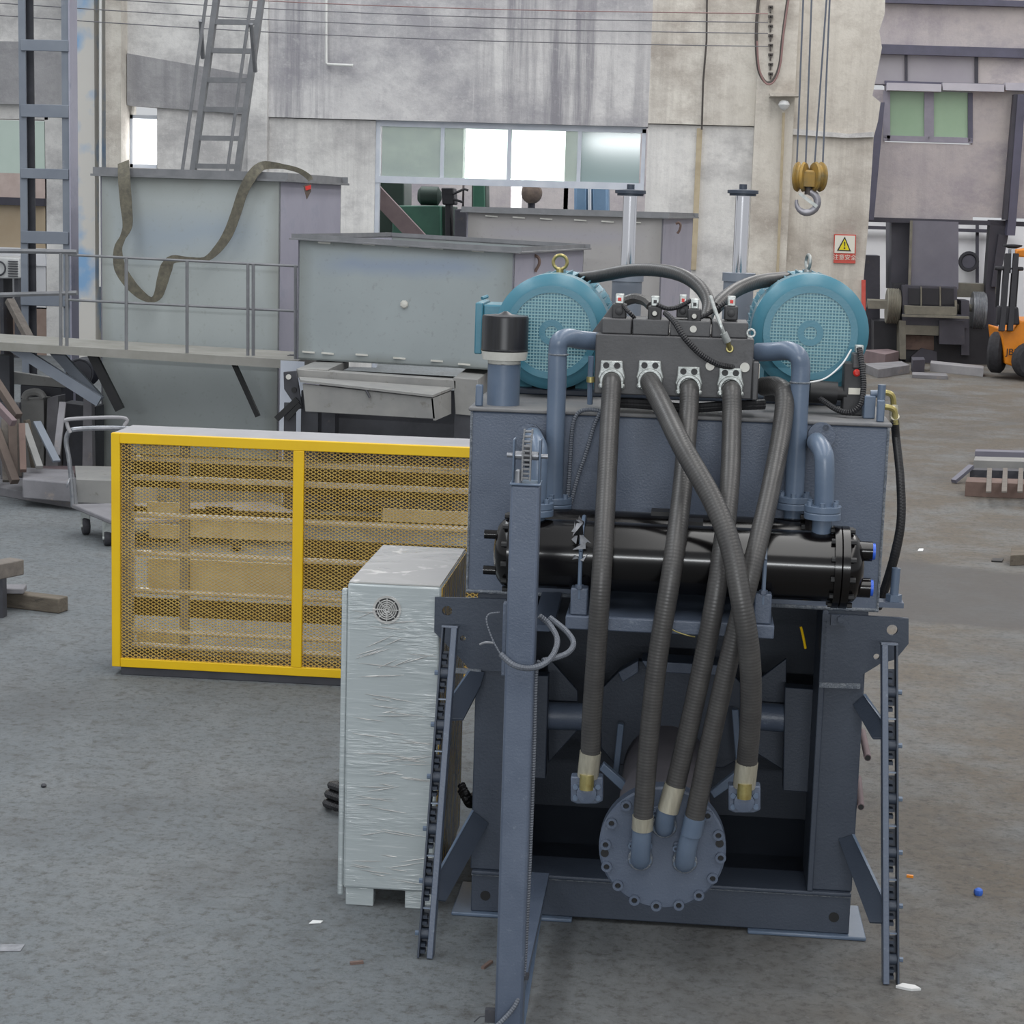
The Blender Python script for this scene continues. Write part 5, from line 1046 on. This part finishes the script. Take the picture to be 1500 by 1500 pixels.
mbox('tank_support', BX0 + .1, BX1 - .1, .55, .63, .93, TZ0 - .002, 'paint_dark')
g = G(); g.beam(P(806, 872, -.02), P(792, 920, -.25), .05, .02); g.beam(P(818, 872, -.02), P(806, 920, -.25), .02, .02); obj('shelf_strut', g, 'paint', mc)
# chrome press cylinders behind the motors
for x, x2, yb in ((927, 917, 470), (1091, 1080, 470)):
    Yc = 1.35; s = S(x, 380, Yc); c = P(x, 287, Yc); rz = P(x2, 405, Yc)
    cyx = P(x - 6, 350, Yc).x; z_top = P(x, 287, Yc).z; z_bar = P(x, 400, Yc).z
    g = G(); g.lathe((cyx, Yc, 1.2), (0, 0, 1), [(0, .055), (z_bar - 1.2 - .03, .055), (z_bar - 1.2 - .03, .06), (z_bar - 1.2, .06)], 28); pc = obj('press_cylinder', g, 'blue_steel', mc)
    g = G(); g.cyl((cyx, Yc, z_bar), (cyx, Yc, z_top), .0255, 24); obj('piston_rod', g, 'chrome', pc, label='bright chrome piston rod')
    g = G(); g.lathe((cyx, Yc, z_top), (0, 0, 1), [(0, .03), (0, .048), (.012, .048), (.012, .03)], 24); g.lathe((cyx, Yc, z_top + .006), (0, 0, 1), [(0, .03), (.002, .056), (.014, .056), (.018, .014), (.035, .014)], 24); obj('rod_cap', g, 'paint_dark', pc)
    g = G(); g.box(cyx - .0465, cyx + .0465, Yc - .0465, Yc + .0465, z_top, z_top + .008)
# right-hand side valves, elbows and hoses on the tank top
v = thing_none = None
g = G(); c = P(1248, 560, .18); g.box(c.x - .025, c.x + .04, .18, .26, TT, P(1250, 532, .18).z); pv = obj('relief_valve', g, 'solenoid', mc, bevel=.004)
g = G(); g.box(P(1248, 548, .17).x, P(1264, 548, .17).x, .17, .24, P(1250, 540, .17).z, P(1250, 518, .17).z); obj('coil', g, 'manifold', pv, bevel=.004)
g = G(); g.box(P(1253, 515, .17).x, P(1265, 515, .17).x, .17, .21, P(1258, 516, .17).z, P(1258, 506, .17).z); obj('connector', g, 'zinc', pv, bevel=.002)
g = G(); q = P(1255, 546, .165); g.lathe(q, (0, -1, 0), [(0, .011), (.006, .011), (.01, .006)], 16); obj('red_button', g, 'red_plastic', pv, label='red plastic button')
g = G(); a = P(1243, 568, .178); b = P(1261, 578, .178); g.box(a.x, b.x, .174, .178, b.z, a.z); obj('label_plate', g, 'sign_white', pv)
line('conduit', [(1192, 577, .2), (1210, 590, .15), (1228, 601, .12), (1246, 604, .1), (1260, 592, .1), (1265, 565, .12), (1262, 530, .14), (1259, 510, .16)], .009, 'conduit_black')
line('vent_tube', [(1165, 562, .1), (1205, 556, .12), (1232, 535, .15), (1247, 512, .17)], .0026, 'white_plastic')
g = G(); g.cyl(P(1120, 572, .2), P(1180, 577, .2), .032, 16); pm = obj('filter_body', g, 'solenoid', mc); g = G(); g.cyl(P(1186, 573, .2), P(1226, 576, .2), .035, 16); g.cyl(P(1226, 576, .2), P(1240, 577, .2), .022, 12); obj('filter_head', g, 'black', pm)
g = G(); q = P(1276, 580, .1); g.box(q.x - .02, q.x + .015, .1, .15, TT, P(1276, 580, .1).z + .0); bv = obj('ball_valve', g, 'pipe_paint', mc, bevel=.004); g = G(); g.cyl(P(1275, 577, .12), P(1296, 577, .12), .012, 10); obj('valve_body', g, 'pipe_paint', bv); g = G(); g.lathe(P(1290, 598, .06), (0, 0, 1), [(0, .012), (.07, .012)], 10); obj('valve_stem', g, 'pipe_paint', bv)
e1 = line('elbow', [(1291, 575, .12), (1302, 576, .12), (1308, 582, .12), (1309, 597, .12)], .009, 'brass'); line('elbow', [(1296, 596, .06), (1306, 598, .06), (1311, 604, .06), (1312, 622, .06)], .009, 'brass')
for d in (0, 1):
    hh = line('side_hose', [(1309 + d * 2, 600 + d * 16, .12 - .06 * d), (1312 + d * 1, 640, .1), (1318 + d * 1.5, 700, .08), (1319 + d * 2, 760, .08), (1310 + d * 3, 810, .1), (1296 + d * 3, 858, .16), (1284 + d * 3, 890, .22)], .0115, 'hose_black', seg=12); g = G(); g.cyl(P(1309 + d * 2, 594 + d * 16, .12 - .06 * d), P(1310 + d * 2, 626, .1), .0135, 12); obj('ferrule', g, 'ferrule', hh)
g = G(); a = P(1290, 884, .05); b = P(1323, 884, .05); g.box(a.x - .02, b.x, .03, .09, a.z - .008, a.z + .008); ds = obj('drain_bracket', g, 'paint', mc); g = G(); q = P(1309, 880, .06); g.cyl(q, P(1313, 832, .06), .013, 12); g.lathe(q, (0, 0, 1), [(0, .024), (.02, .024)], 6); obj('drain_stub', g, 'pipe_paint', ds)
for x, y, x2, y2 in ((1263, 1072, 1271, 1110), (1257, 1140, 1261, 1182)):
    g = G(); g.cyl(P(x, y, .25), P(x2, y2, .0), .011, 12); tbp = obj('stub_pipe', g, 'rust_bar', mc); g = G(); q = P(x2, y2, .0); g.cyl(q + Vector((0, -.002, .0)), q + Vector((0, .004, .0)), .0085, 10); obj('bore', g, 'black', tbp)
line('loose_strap', [(1173, 918, .1), (1176, 930, .1), (1180, 950, .1)], .004, 'yellow'); line('loose_wire', [(978, 918, -.445), (990, 925, -.447), (1008, 931, -.445), (1018, 933, -.44)], .002, 'brass')
# slotted guide bars on angle arms at both sides
def guide_bar(top, bot, Yt, Yb, sgn):
    a = P(*top, Yt); b = P(*bot, Yb); ax = (b - a).normalized(); L = (b - a).length; side = Vector((1, 0, 0)); nrm = ax.cross(side).normalized()
    if nrm.y > 0: nrm = -nrm                                          # nrm points to the front
    dep = .05; inn = -sgn                                             # the thick flat faces the machine
    root = G(); root.beam(a + side * inn * .0135, b + side * inn * .0135, .018, dep, nrm); bar = obj('guide_bar', root, 'paint', mc, bevel=.002)
    g = G(); g.beam(a - side * inn * .021, b - side * inn * .021, .006, dep, nrm); obj('guide_plate', g, 'paint_dark', bar, bevel=.0015)
    g = G(); g.beam(a + side * .024, a - side * .024, dep, .006, ax); obj('end_plate', g, 'paint', bar)
    n = 6; off = -side * inn * .0065
    for k in range(n):
        c = a + ax * (L * (k + .9) / (n + .35)); step = L / (n + .35)
        g = G(); g.beam(c - ax * step * .42 + off - nrm * dep * .36, c + ax * step * .27 + off - nrm * dep * .36, .0225, .006, nrm); obj('back_web', g, 'paint_dark', bar)
        g = G(); g.cyl(c + side * inn * .004, c - side * inn * .018, .017, 12); obj('spacer', g, 'paint_dark', bar)
        g = G(); g.cyl(c - side * inn * .024, c - side * inn * .037, .008, 6); obj('bolt', g, 'pipe_paint', bar)
        c2 = c + ax * step * .5; g = G(); g.beam(c2 + off - side * .011, c2 + off + side * .011, dep * .8, .004, ax); obj('rung', g, 'pipe_paint', bar)
        for j in (-.33, -.21, .21, .33):
            c3 = c + ax * step * j + off; g = G(); g.box(c3.x - .011, c3.x + .003, c3.y - .01, c3.y + .014, c3.z - .005, c3.z + .005); obj('tooth', g, 'paint_dark', bar)
    return bar
guide_bar((660, 918), (624, 1402), -.16, -.36, -1); guide_bar((1302, 943), (1304, 1440), -.16, -.33, 1)
def arm(pts, Y0s, m='paint_dark'):
    g = G(); p = [P(x, y, Y) for (x, y), Y in zip(pts, Y0s)]; n = (p[1] - p[0]).cross(p[2] - p[0]).normalized(); g.prism(p, n * .008); return obj('arm', g, m, mc)
def arm5(edge, web, Ye, Yw):
    """angle arm: broad web plus a narrow outer flange whose lit look is put into lighter paint"""
    g = G(); q = [P(x, y, Y) for (x, y), Y in zip(web, Yw)]; n = (q[1] - q[0]).cross(q[-1] - q[0]).normalized(); g.prism(q, n * .008); o = obj('arm', g, 'paint_dark', mc, bevel=.001)
    g = G(); q = [P(x, y, Y) for (x, y), Y in zip(edge, Ye)]; n = (q[1] - q[0]).cross(q[2] - q[0]).normalized(); g.prism(q, n * .006); obj('arm_flange', g, 'pipe_paint', o)
arm5([(686, 982), (689, 982), (664, 1018), (661, 1018)], [(686, 982), (710, 984), (704, 1004), (679, 1052), (658, 1053), (661, 1018)], (-.02, -.02, -.19, -.19), (-.02, -.02, -.06, -.2, -.2, -.19))
arm5([(691, 1186), (694, 1187), (644, 1277), (640, 1277)], [(692, 1187), (716, 1206), (698, 1238), (654, 1319), (637, 1317), (641, 1277)], (-.01, -.01, -.29, -.29), (-.01, -.01, -.08, -.31, -.31, -.29))
arm5([(1264, 1017), (1268, 1016), (1296, 1056), (1292, 1056)], [(1249, 1032), (1266, 1017), (1294, 1056), (1297, 1081), (1277, 1081)], (-.005, -.005, -.2, -.2), (-.005, -.005, -.2, -.21, -.21))
arm5([(1248, 1222), (1252, 1222), (1296, 1314), (1292, 1314)], [(1228, 1229), (1250, 1222), (1294, 1314), (1292, 1351), (1273, 1350)], (-.0, -.0, -.28, -.28), (-.0, -.0, -.28, -.3, -.3))
obj('cable_bundle', co2, 'conduit_black', mc)
# ================================================================ chain post in front of the machine
YPo = -.95
po = thing('chain_post', 'slate blue square steel post with a chain roller on top, standing before the coolers', 'post', (P(745, 1495, YPo).x, YPo + .03, 0))
px0, px1 = P(736, 1100, YPo).x, P(778, 1100, YPo).x; pz = P(775, 712, YPo).z
g = G(); g.box(px0, px1, YPo, YPo + .07, 0, pz); pb_ = obj('post', g, 'paint', po, bevel=.007)
g = G(); g.box(px0 - .002, px1 + .002, YPo - .002, YPo + .072, pz, pz + .006); obj('top_plate', g, 'pipe_paint', po, bevel=.002)
for x in (px0 + .002, px1 - .006): g = G(); g.box(x, x + .005, YPo + .012, YPo + .058, pz + .006, P(775, 645, YPo).z); obj('fork_plate', g, 'pipe_paint', po, bevel=.002)
za = P(775, 668, YPo + .03).z; g = G(); g.cyl((px0 - .014, YPo + .035, za), (px1 + .016, YPo + .035, za), .006, 10); g.cyl((px0 + .008, YPo + .035, za), (px1 - .008, YPo + .035, za), .011, 12); obj('axle', g, 'steel_bar', po)
xc = (px0 + px1) / 2 + .002; g = G(); g.lathe((xc - .006, YPo + .035, za), (1, 0, 0), [(0, .012), (0, .03), (.012, .03), (.012, .012)], 18); obj('sprocket', g, 'dark_steel', po)
zl = za + .07
for k in range(13):
    z = za + .062 - k * .0115; off = -.0 if k % 2 else 0; yq = YPo + .035 - .034 * (1 if z < za + .02 else max(.1, 1 - ((z - za - .02) / .045) ** 2)) 
    if z < pz + .012: break
    g = G(); g.box(xc - .012, xc - .008, yq - .006, yq + .006, z - .006, z + .006); g.box(xc + .008, xc + .012, yq - .006, yq + .006, z - .006, z + .006); g.cyl((xc - .012, yq, z), (xc + .012, yq, z), .0032, 8); obj('chain_link', g, 'rail_steel', po)
g = G(); g.lathe((xc - .02, YPo + .01, pz + .006), (0, 0, 1), [(0, .009), (.03, .009), (.034, .005)], 10); obj('chain_anchor', g, 'steel_bar', po)
g = G(); a = P(735, 880, YPo + .06); b = P(742, 986, YPo + .06); g.box(px0 - .012, px0 - .001, YPo + .03, YPo + .06, b.z, a.z); obj('side_angle', g, 'paint', po, bevel=.002)
g = G(); g.box(px0 + .02, px1 - .0, YPo + .07, -.04, .14, .165); ra = obj('tie_arm', g, 'paint', po); g = G(); g.prism([(px1 - .012, YPo + .07, .0), (px1 - .012, YPo + .07, .05), (px1 - .012, -.3, .14), (px1 - .012, -.26, .14)], (-.008, 0, 0)); g.prism([(px1 + .0, YPo + .07, .02), (px1, -.27, .14), (px1 - .03, -.27, .14), (px1 - .03, YPo + .07, .02)], (0, 0, .006)); obj('brace', g, 'pipe_paint', ra)
def pline(name, pts, r, m, parent=po): g = G(); pp = smooth_path([P(x, y, Y) for x, y, Y in pts], 10); g.tube(pp, r, 8); return obj(name, g, m, parent)
pline('cable', [(790, 902, -.8), (805, 915, -.8), (816, 935, -.86), (812, 955, -.93), (798, 972, -.97), (775, 979, -.985), (752, 974, -.985), (733, 958, -.97)], .0075, 'conduit'); pline('cable', [(806, 905, -.75), (830, 925, -.8), (840, 942, -.85), (832, 956, -.9), (812, 964, -.93), (795, 968, -.95)], .0075, 'conduit')
pline('thin_cable', [(733, 958, -.97), (722, 938, -.96), (713, 912, -.95), (716, 900, -.94), (732, 897, -.93)], .0022, 'conduit'); pline('thin_cable', [(703, 944, -.93), (712, 941, -.94), (724, 942, -.95)], .003, 'pale_rag')
pline('conduit', [(790, 968, -.9), (785, 985, -.9), (783, 1040, -.9), (781, 1120, -.9), (776, 1250, -.905), (770, 1380, -.91), (766, 1430, -.92), (757, 1468, -.95), (735, 1496, -.975), (715, 1512, -.985)], .0062, 'conduit')
for y in (1430,): q = P(768, y, -.91); g = G(); g.box(q.x - .012, q.x + .012, -.925, -.895, q.z - .005, q.z + .005); obj('cable_clip', g, 'dark_steel', po)
g = G(); q = P(714, 1488, YPo + .02); g.box(q.x - .006, px0, YPo + .01, YPo + .03, q.z - .015, q.z + .02); g.tube([q, q + Vector((-.02, 0, -.004)), q + Vector((-.035, 0, -.02))], .002, 5); obj('switch_bracket', g, 'dark_steel', po)
# ================================================================ hand trolley
tl = thing('hand_trolley', 'grey flatbed hand trolley with a folding tube handle behind the yellow guard', 'trolley', P(140, 790, Z=0))
YT = 6.35
def tline(name, pts, r, m='steel_bar'): g = G(); g.tube(smooth_path([P(x, y, Y) for x, y, Y in pts], 6), r, 8); return obj(name, g, m, tl)
tline('handle', [(107, 742, YT), (105, 712, YT), (101, 672, YT), (97, 648, YT), (100, 634, YT), (110, 629, YT), (150, 627, YT + .1), (200, 628, YT + .2)], .016); tline('handle', [(103, 634, YT - .05), (98, 620, YT - .05), (103, 614, YT - .05), (180, 612, YT + .1), (182, 624, YT + .1)], .013, 'guard_grey'); tline('strut', [(103, 700, YT), (100, 706, YT - .04), (98, 714, YT - .04)], .008); tline('strut', [(108, 700, YT), (110, 725, YT), (112, 742, YT)], .014, 'rail_steel')
g = G(); a = P(104, 744, YT); b = P(162, 769, YT - .55); c = b + Vector((1.2, .45, 0)); d = a + Vector((1.2, .45, 0)); zt2 = (a.z + b.z) / 2
g.prism([Vector((v.x, v.y, zt2)) for v in (a, b, c, d)], (0, 0, .03)); obj('deck', g, 'scrap_dust', tl, bevel=.008)
for x, y, Y, r in ((125, 771, 6.25, 9), (157, 789, 5.9, 10)):
    c = P(x, y, Y); s = S(x, y, Y); R = c.z - .001; g = G(); g.lathe(c - Vector((.02, 0, 0)), (1, .5, 0), [(0, R * .5), (.0, R * .9), (.01, R), (.035, R), (.045, R * .9), (.045, R * .5)], 20); w_ = obj('wheel', g, 'tyre', tl)
    g = G(); g.box(c.x - .03, c.x + .03, c.y + .0, c.y + .01, c.z, zt2); g.cyl(c + Vector((-.03, 0, 0)), c + Vector((.03, .02, 0)), .012, 8); obj('fork', g, 'zinc', w_)
for dx, dy in ((1.05, .35), (1.05, .75)):
    c = Vector((P(125, 771, 6.25).x + dx, 5.6 + dy, .055)); g = G(); g.lathe(c, (1, 0, 0), [(0, .03), (0, .05), (.01, .055), (.035, .055), (.045, .05), (.045, .03)], 16); w_ = obj('wheel', g, 'tyre', tl); g = G(); g.box(c.x - .0, c.x + .045, c.y, c.y + .01, c.z, zt2); obj('fork', g, 'zinc', w_)
# ================================================================ scrap by the platform
def piece(name, label, cat, pts, Y, th, m, group=None, floor=False):
    """upright or leaning piece: outline at plane Y, thickness back"""
    q = [P(x, y, Y) for x, y in pts]
    g = G(); g.prism(q, (0, th, 0)); return tag(obj(name, g, m, bevel=.004), label, cat, group)
def bar(name, label, cat, a, b, w, h, m, group=None): g = G(); g.beam(a, b, w, h); return tag(obj(name, g, m, bevel=.003), label, cat, group)
slab('base_slab', 'long low dusty slab at the foot of the scrap pile', 'slab', [(-60, 716), (103, 744), (220, 752), (215, 730), (60, 715), (-60, 700)], .06, 'scrap_dust')
g = G(); zz = .06
g.prism([P(x, y, Z=.06) for x, y in [(33, 730), (112, 737), (108, 716), (35, 712)]], (0, 0, .14)); tag(obj('dusty_block', g, 'scrap_dust', bevel=.01), 'flat pale dusty block on the long slab beside the trolley', 'block')
lump('dusty_block', 'wide dusty block on the long slab behind the trolley handle', 'block', [(112, 736), (230, 740), (225, 716), (110, 714)], .06, .16, 'tray_steel')
slab('steel_plate', 'rusty flat steel plate lying behind the dusty blocks', 'steel plate', [(40, 708), (165, 712), (240, 710), (220, 700), (60, 699)], .09, 'rust_bar')
piece('scrap_box', 'dusty steel box with an arched handle in the scrap pile', 'box', [(30, 585), (64, 583), (64, 690), (27, 690)], 8.9, .17, 'tray_steel')
g = G(); c = P(58, 588, 8.85); g.tube(smooth_path([P(x, y, 8.85) for x, y in [(36, 584), (40, 577), (52, 574), (60, 577), (64, 583)]], 5), .03, 8); tag(obj('bent_pipe', g, 'tray_steel'), 'short arched pipe resting on top of the scrap box', 'pipe')
piece('scrap_box', 'grey sheet box with a slanted side next to the arched pipe', 'box', [(69, 583), (85, 580), (85, 700), (66, 700)], 8.88, .18, 'scrap_dust')
piece('scrap_cabinet', 'dark open sheet cabinet under the platform braces', 'cabinet', [(92, 590), (140, 596), (140, 705), (92, 703)], 8.96, .22, 'dark_steel')
piece('scrap_plank', 'long pale plank lying across the top of the scrap pile', 'plank', [(4, 542), (92, 556), (95, 568), (8, 562)], 9.1, .06, 'tray_steel')
piece('scrap_block', 'dark machine block behind the pale plank', 'block', [(30, 563.8), (90, 568), (90, 690), (30, 690)], 9.1, .3, 'dark_steel')
piece('scrap_post', 'upright grey channel offcut standing behind the platform brace', 'steel bar', [(122, 582), (134, 584), (136, 700), (120, 700)], 8.75, .08, 'scrap_dust')
bar('angle_bar', 'blue steel angle bar leaning in the scrap pile', 'steel bar', P(54, 618, 8.0), P(83, 676, 7.75), .06, .02, 'blue_steel')
bar('scrap_strip', 'pale narrow strip leaning upright in the scrap pile', 'steel bar', P(92, 590, 8.2), P(83, 668, 7.9), .05, .03, 'scrap_dust')
bar('scrap_strip', 'grey strip leaning between the planks and the blue bar', 'steel bar', P(36, 622, 7.9), P(58, 685, 7.5), .05, .03, 'tray_steel')
g = G(); c = P(122, 545, 9.7); 
for k in range(9): g.ring(c + Vector((0, -.02 * k + .08, 0)), (0, 1, 0), .11, .012, 20, 6)
g.cyl(c + Vector((0, .1, 0)), c + Vector((0, -.09, 0)), .1, 20); q = c.z; g.box(c.x - .05, c.x + .05, 9.65, 9.78, 0, q - .09); tag(obj('ribbed_drum', g, 'dark_steel'), 'ribbed round drum on a stand under the platform edge', 'drum')
for i, (a, b, Y0, Y1, w, m, lab) in enumerate([((-8, 556), (27, 610), 7.7, 7.5, .055, 'wood_brown', 'brown plank leaning in the left timber frame'), ((32, 622), (34, 690), 7.5, 7.3, .045, 'rust', 'rusty upright bar at the edge of the timber frame'), ((-8, 590), (20, 620), 7.35, 7.25, .045, 'rust_bar', 'short reddish bar crossing the timber frame'), ((-10, 620), (22, 706), 7.6, 7.3, .06, 'wood_brown', 'long brown plank slanting down to the timber frame foot'), ((8, 615), (10, 705), 7.7, 7.5, .06, 'wood', 'grey brown upright timber inside the frame'), ((18, 618), (20, 705), 7.65, 7.45, .06, 'wood_brown', 'dark brown upright timber beside the rusty bar'), ((-18, 610), (-14, 705), 7.75, 7.55, .08, 'wood_old', 'weathered upright timber at the edge of the scrap')]):
    bar('scrap_timber', lab, 'timber', P(*a, Y0), P(*b, Y1), w, .05, m)
for i_, (xa_, xb_, lab_) in enumerate([(2, 6, 'narrow grey lath standing between the upright timbers'), (13, 15, 'thin dark lath standing beside the grey upright timber'), (24, 27, 'dusty lath standing against the rusty bar'), (39, 52, 'dusty board leaning off the rusty bar')]):
    bar('scrap_lath', lab_, 'timber', P(xa_, 600 + 5 * i_, 7.86 + .07 * i_), P(xb_, 702 - 2 * i_, 7.82 + .07 * i_), .045, .03, ('scrap_dust', 'wood_old', 'wood', 'wood_old')[i_])
piece('back_panel', 'dark panel standing behind the leaning timbers', 'panel', [(-30, 590), (28, 590), (30, 715), (-30, 715)], 8.3, .05, 'dark_steel')
slab('scrap_plate', 'brown flat plate at the foot of the timbers', 'steel plate', [(-40, 726), (28, 722), (32, 714), (-40, 714)], .05, 'rust_bar')
bar('scrap_timber', 'short timber leaning behind the lattice column', 'timber', P(14, 440, 9.6), P(45, 500, 9.4), .07, .05, 'wood')
ac = thing('air_conditioner', 'small white outdoor air conditioner unit low on the annex wall', 'air conditioner', P(16, 410, 18.9)); g = G(); g.prism([P(x, y, 18.9) for x, y in [(-10, 376), (28, 378), (28, 408), (-10, 408)]], (0, .5, 0)); obj('casing', g, 'ac_white', ac, bevel=.02)
for k in range(7): g = G(); a = P(12, 382 + k * 3.6, 18.88); b = P(26, 382 + k * 3.6, 18.88); g.box(a.x, b.x, 18.87, 18.9, a.z - .012, a.z); obj('louvre', g, 'dark_steel', ac)
g = G(); g.ring(P(-2, 393, 18.87), (0, 1, 0), .09, .012, 20, 6); obj('fan_ring', g, 'dark_steel', ac)
g = G(); a = P(8, 408, 18.9); b = P(14, 470, 18.9); g.box(a.x - .1, a.x - .05, 18.95, 19.3, 0, a.z); g.box(a.x + .1, a.x + .15, 18.95, 19.3, 0, a.z); obj('stand', g, 'dark_steel', ac)
# timbers at the left edge of the floor
def timber(name, label, a, b, w, h, m): g = G(); g.beam(a, b, w, h); return tag(obj(name, g, m, bevel=.006), label, 'timber')
q0 = P(-60, 868, Z=.04); q1 = P(93, 886, Z=.04); timber('floor_timber', 'weathered timber lying on the floor with a raw sawn end', q0, q1, .09, .08, 'wood_old')
q0 = P(-60, 862, Z=.11); q1 = P(37, 863, Z=.11); timber('floor_timber', 'thin grey board resting on the weathered timber', q0, q1, .12, .03, 'scrap_dust')
q0 = P(-70, 848, Z=.31); q1 = P(25, 829, Z=.31); timber('raised_timber', 'squared timber end jutting above the floor boards', q0, q1, .1, .08, 'wood')
g = G(); q = P(-8, 905, Z=0); g.box(q.x - .03, q.x + .045, q.y, q.y + .06, 0, .27); tag(obj('timber_prop', g, 'dark_steel'), 'short dark prop under the jutting timber', 'prop')
# ================================================================ floor things at the right
rk = thing('die_rack', 'rusty steel rack of cross bars lying on the open floor', 'rack', P(1470, 725, Z=0)); zr = .11
def rslab(name, pts, z, th, m): g = G(); g.prism([P(x, y, Z=z) for x, y in pts], (0, 0, th)); return obj(name, g, m, rk, bevel=.003)
rslab('front_beam', [(1413, 727), (1600, 735), (1600, 727), (1415, 720)], 0, .12, 'rust'); rslab('rear_beam', [(1425, 694), (1600, 699), (1600, 693), (1427, 688)], 0, .12, 'tray_steel'); rslab('middle_beam', [(1420, 705), (1600, 710), (1600, 706), (1422, 702)], 0, .1, 'dark_steel'); rslab('far_beam', [(1427, 680), (1600, 684), (1600, 681), (1428, 677)], 0, .12, 'press_grey')
for k in range(6): x = 1444 + 23 * k; rslab('cross_bar', [(x, 722), (x + 8, 722), (x + 9, 688), (x + 2, 688)], .115, .015, 'wood')
rslab('floor_pan', [(1418, 722), (1600, 728), (1600, 690), (1425, 688)], 0, .02, 'press_black'); g = G(); g.beam(P(1423, 683, Z=.13), P(1397, 705, Z=.02), .05, .03); obj('loose_bar', g, 'press_grey', rk)
slab('wood_block', 'dark square block at the edge of the dark floor strip', 'block', [(1479, 829), (1530, 827), (1528, 815), (1480, 818)], .07, 'wood_old')
slab('dark_chips', 'small dark chips on the floor beside the square block', 'chips', [(1452, 823), (1468, 824), (1470, 820), (1455, 819)], .01, 'black')
slab('litter_scrap', 'small white scrap on the floor right of the machine', 'litter', [(1344, 808), (1352, 808), (1353, 805), (1346, 805)], .008, 'white_plastic')
g = G(); c = P(1433, 1311, Z=0); g.lathe(c, (0, 0, 1), [(0, .012), (.008, .016), (.018, .014), (.024, .006)], 7); tag(obj('blue_scrap', g, 'blue_litter'), 'small crumpled blue scrap on the concrete floor', 'litter')
g = G(); g.prism([P(x, y, Z=0) for x, y in [(1312, 1447), (1322, 1443), (1340, 1446), (1349, 1451), (1335, 1452), (1320, 1449)]], (0, 0, .007)); tag(obj('paper_scrap', g, 'ac_white'), 'white paper scrap on the floor beside the guide bar', 'litter')
for lab, a, b, m in (('thin reddish stick on the floor beside the post', (707, 1418), (720, 1408), 'rust'), ('thin reddish stick on the floor before the wrapped cabinet', (513, 1411), (532, 1409), 'rust'), ('tiny orange stick on the floor beyond the guide bar', (1328, 1283), (1338, 1284), 'orange')):
    g = G(); g.beam(P(*a, Z=.004), P(*b, Z=.004), .01, .008); tag(obj('floor_stick', g, m), lab, 'litter')
slab('paper_scrap', 'pale flat sheet on the floor at the left edge', 'litter', [(-20, 1394), (30, 1394), (37, 1384), (-20, 1384)], .003, 'pale_rag')
g = G(); c = P(64, 1153, Z=0); g.lathe(c, (0, 0, 1), [(0, .008), (.008, .012), (.014, .006)], 7); tag(obj('pebble', g, 'dark_steel'), 'small dark pebble on the bare floor', 'pebble')
slab('paper_scrap', 'white chip on the floor before the cabinet foot', 'litter', [(452, 1354), (470, 1353), (474, 1350), (458, 1349)], .004, 'white_plastic')
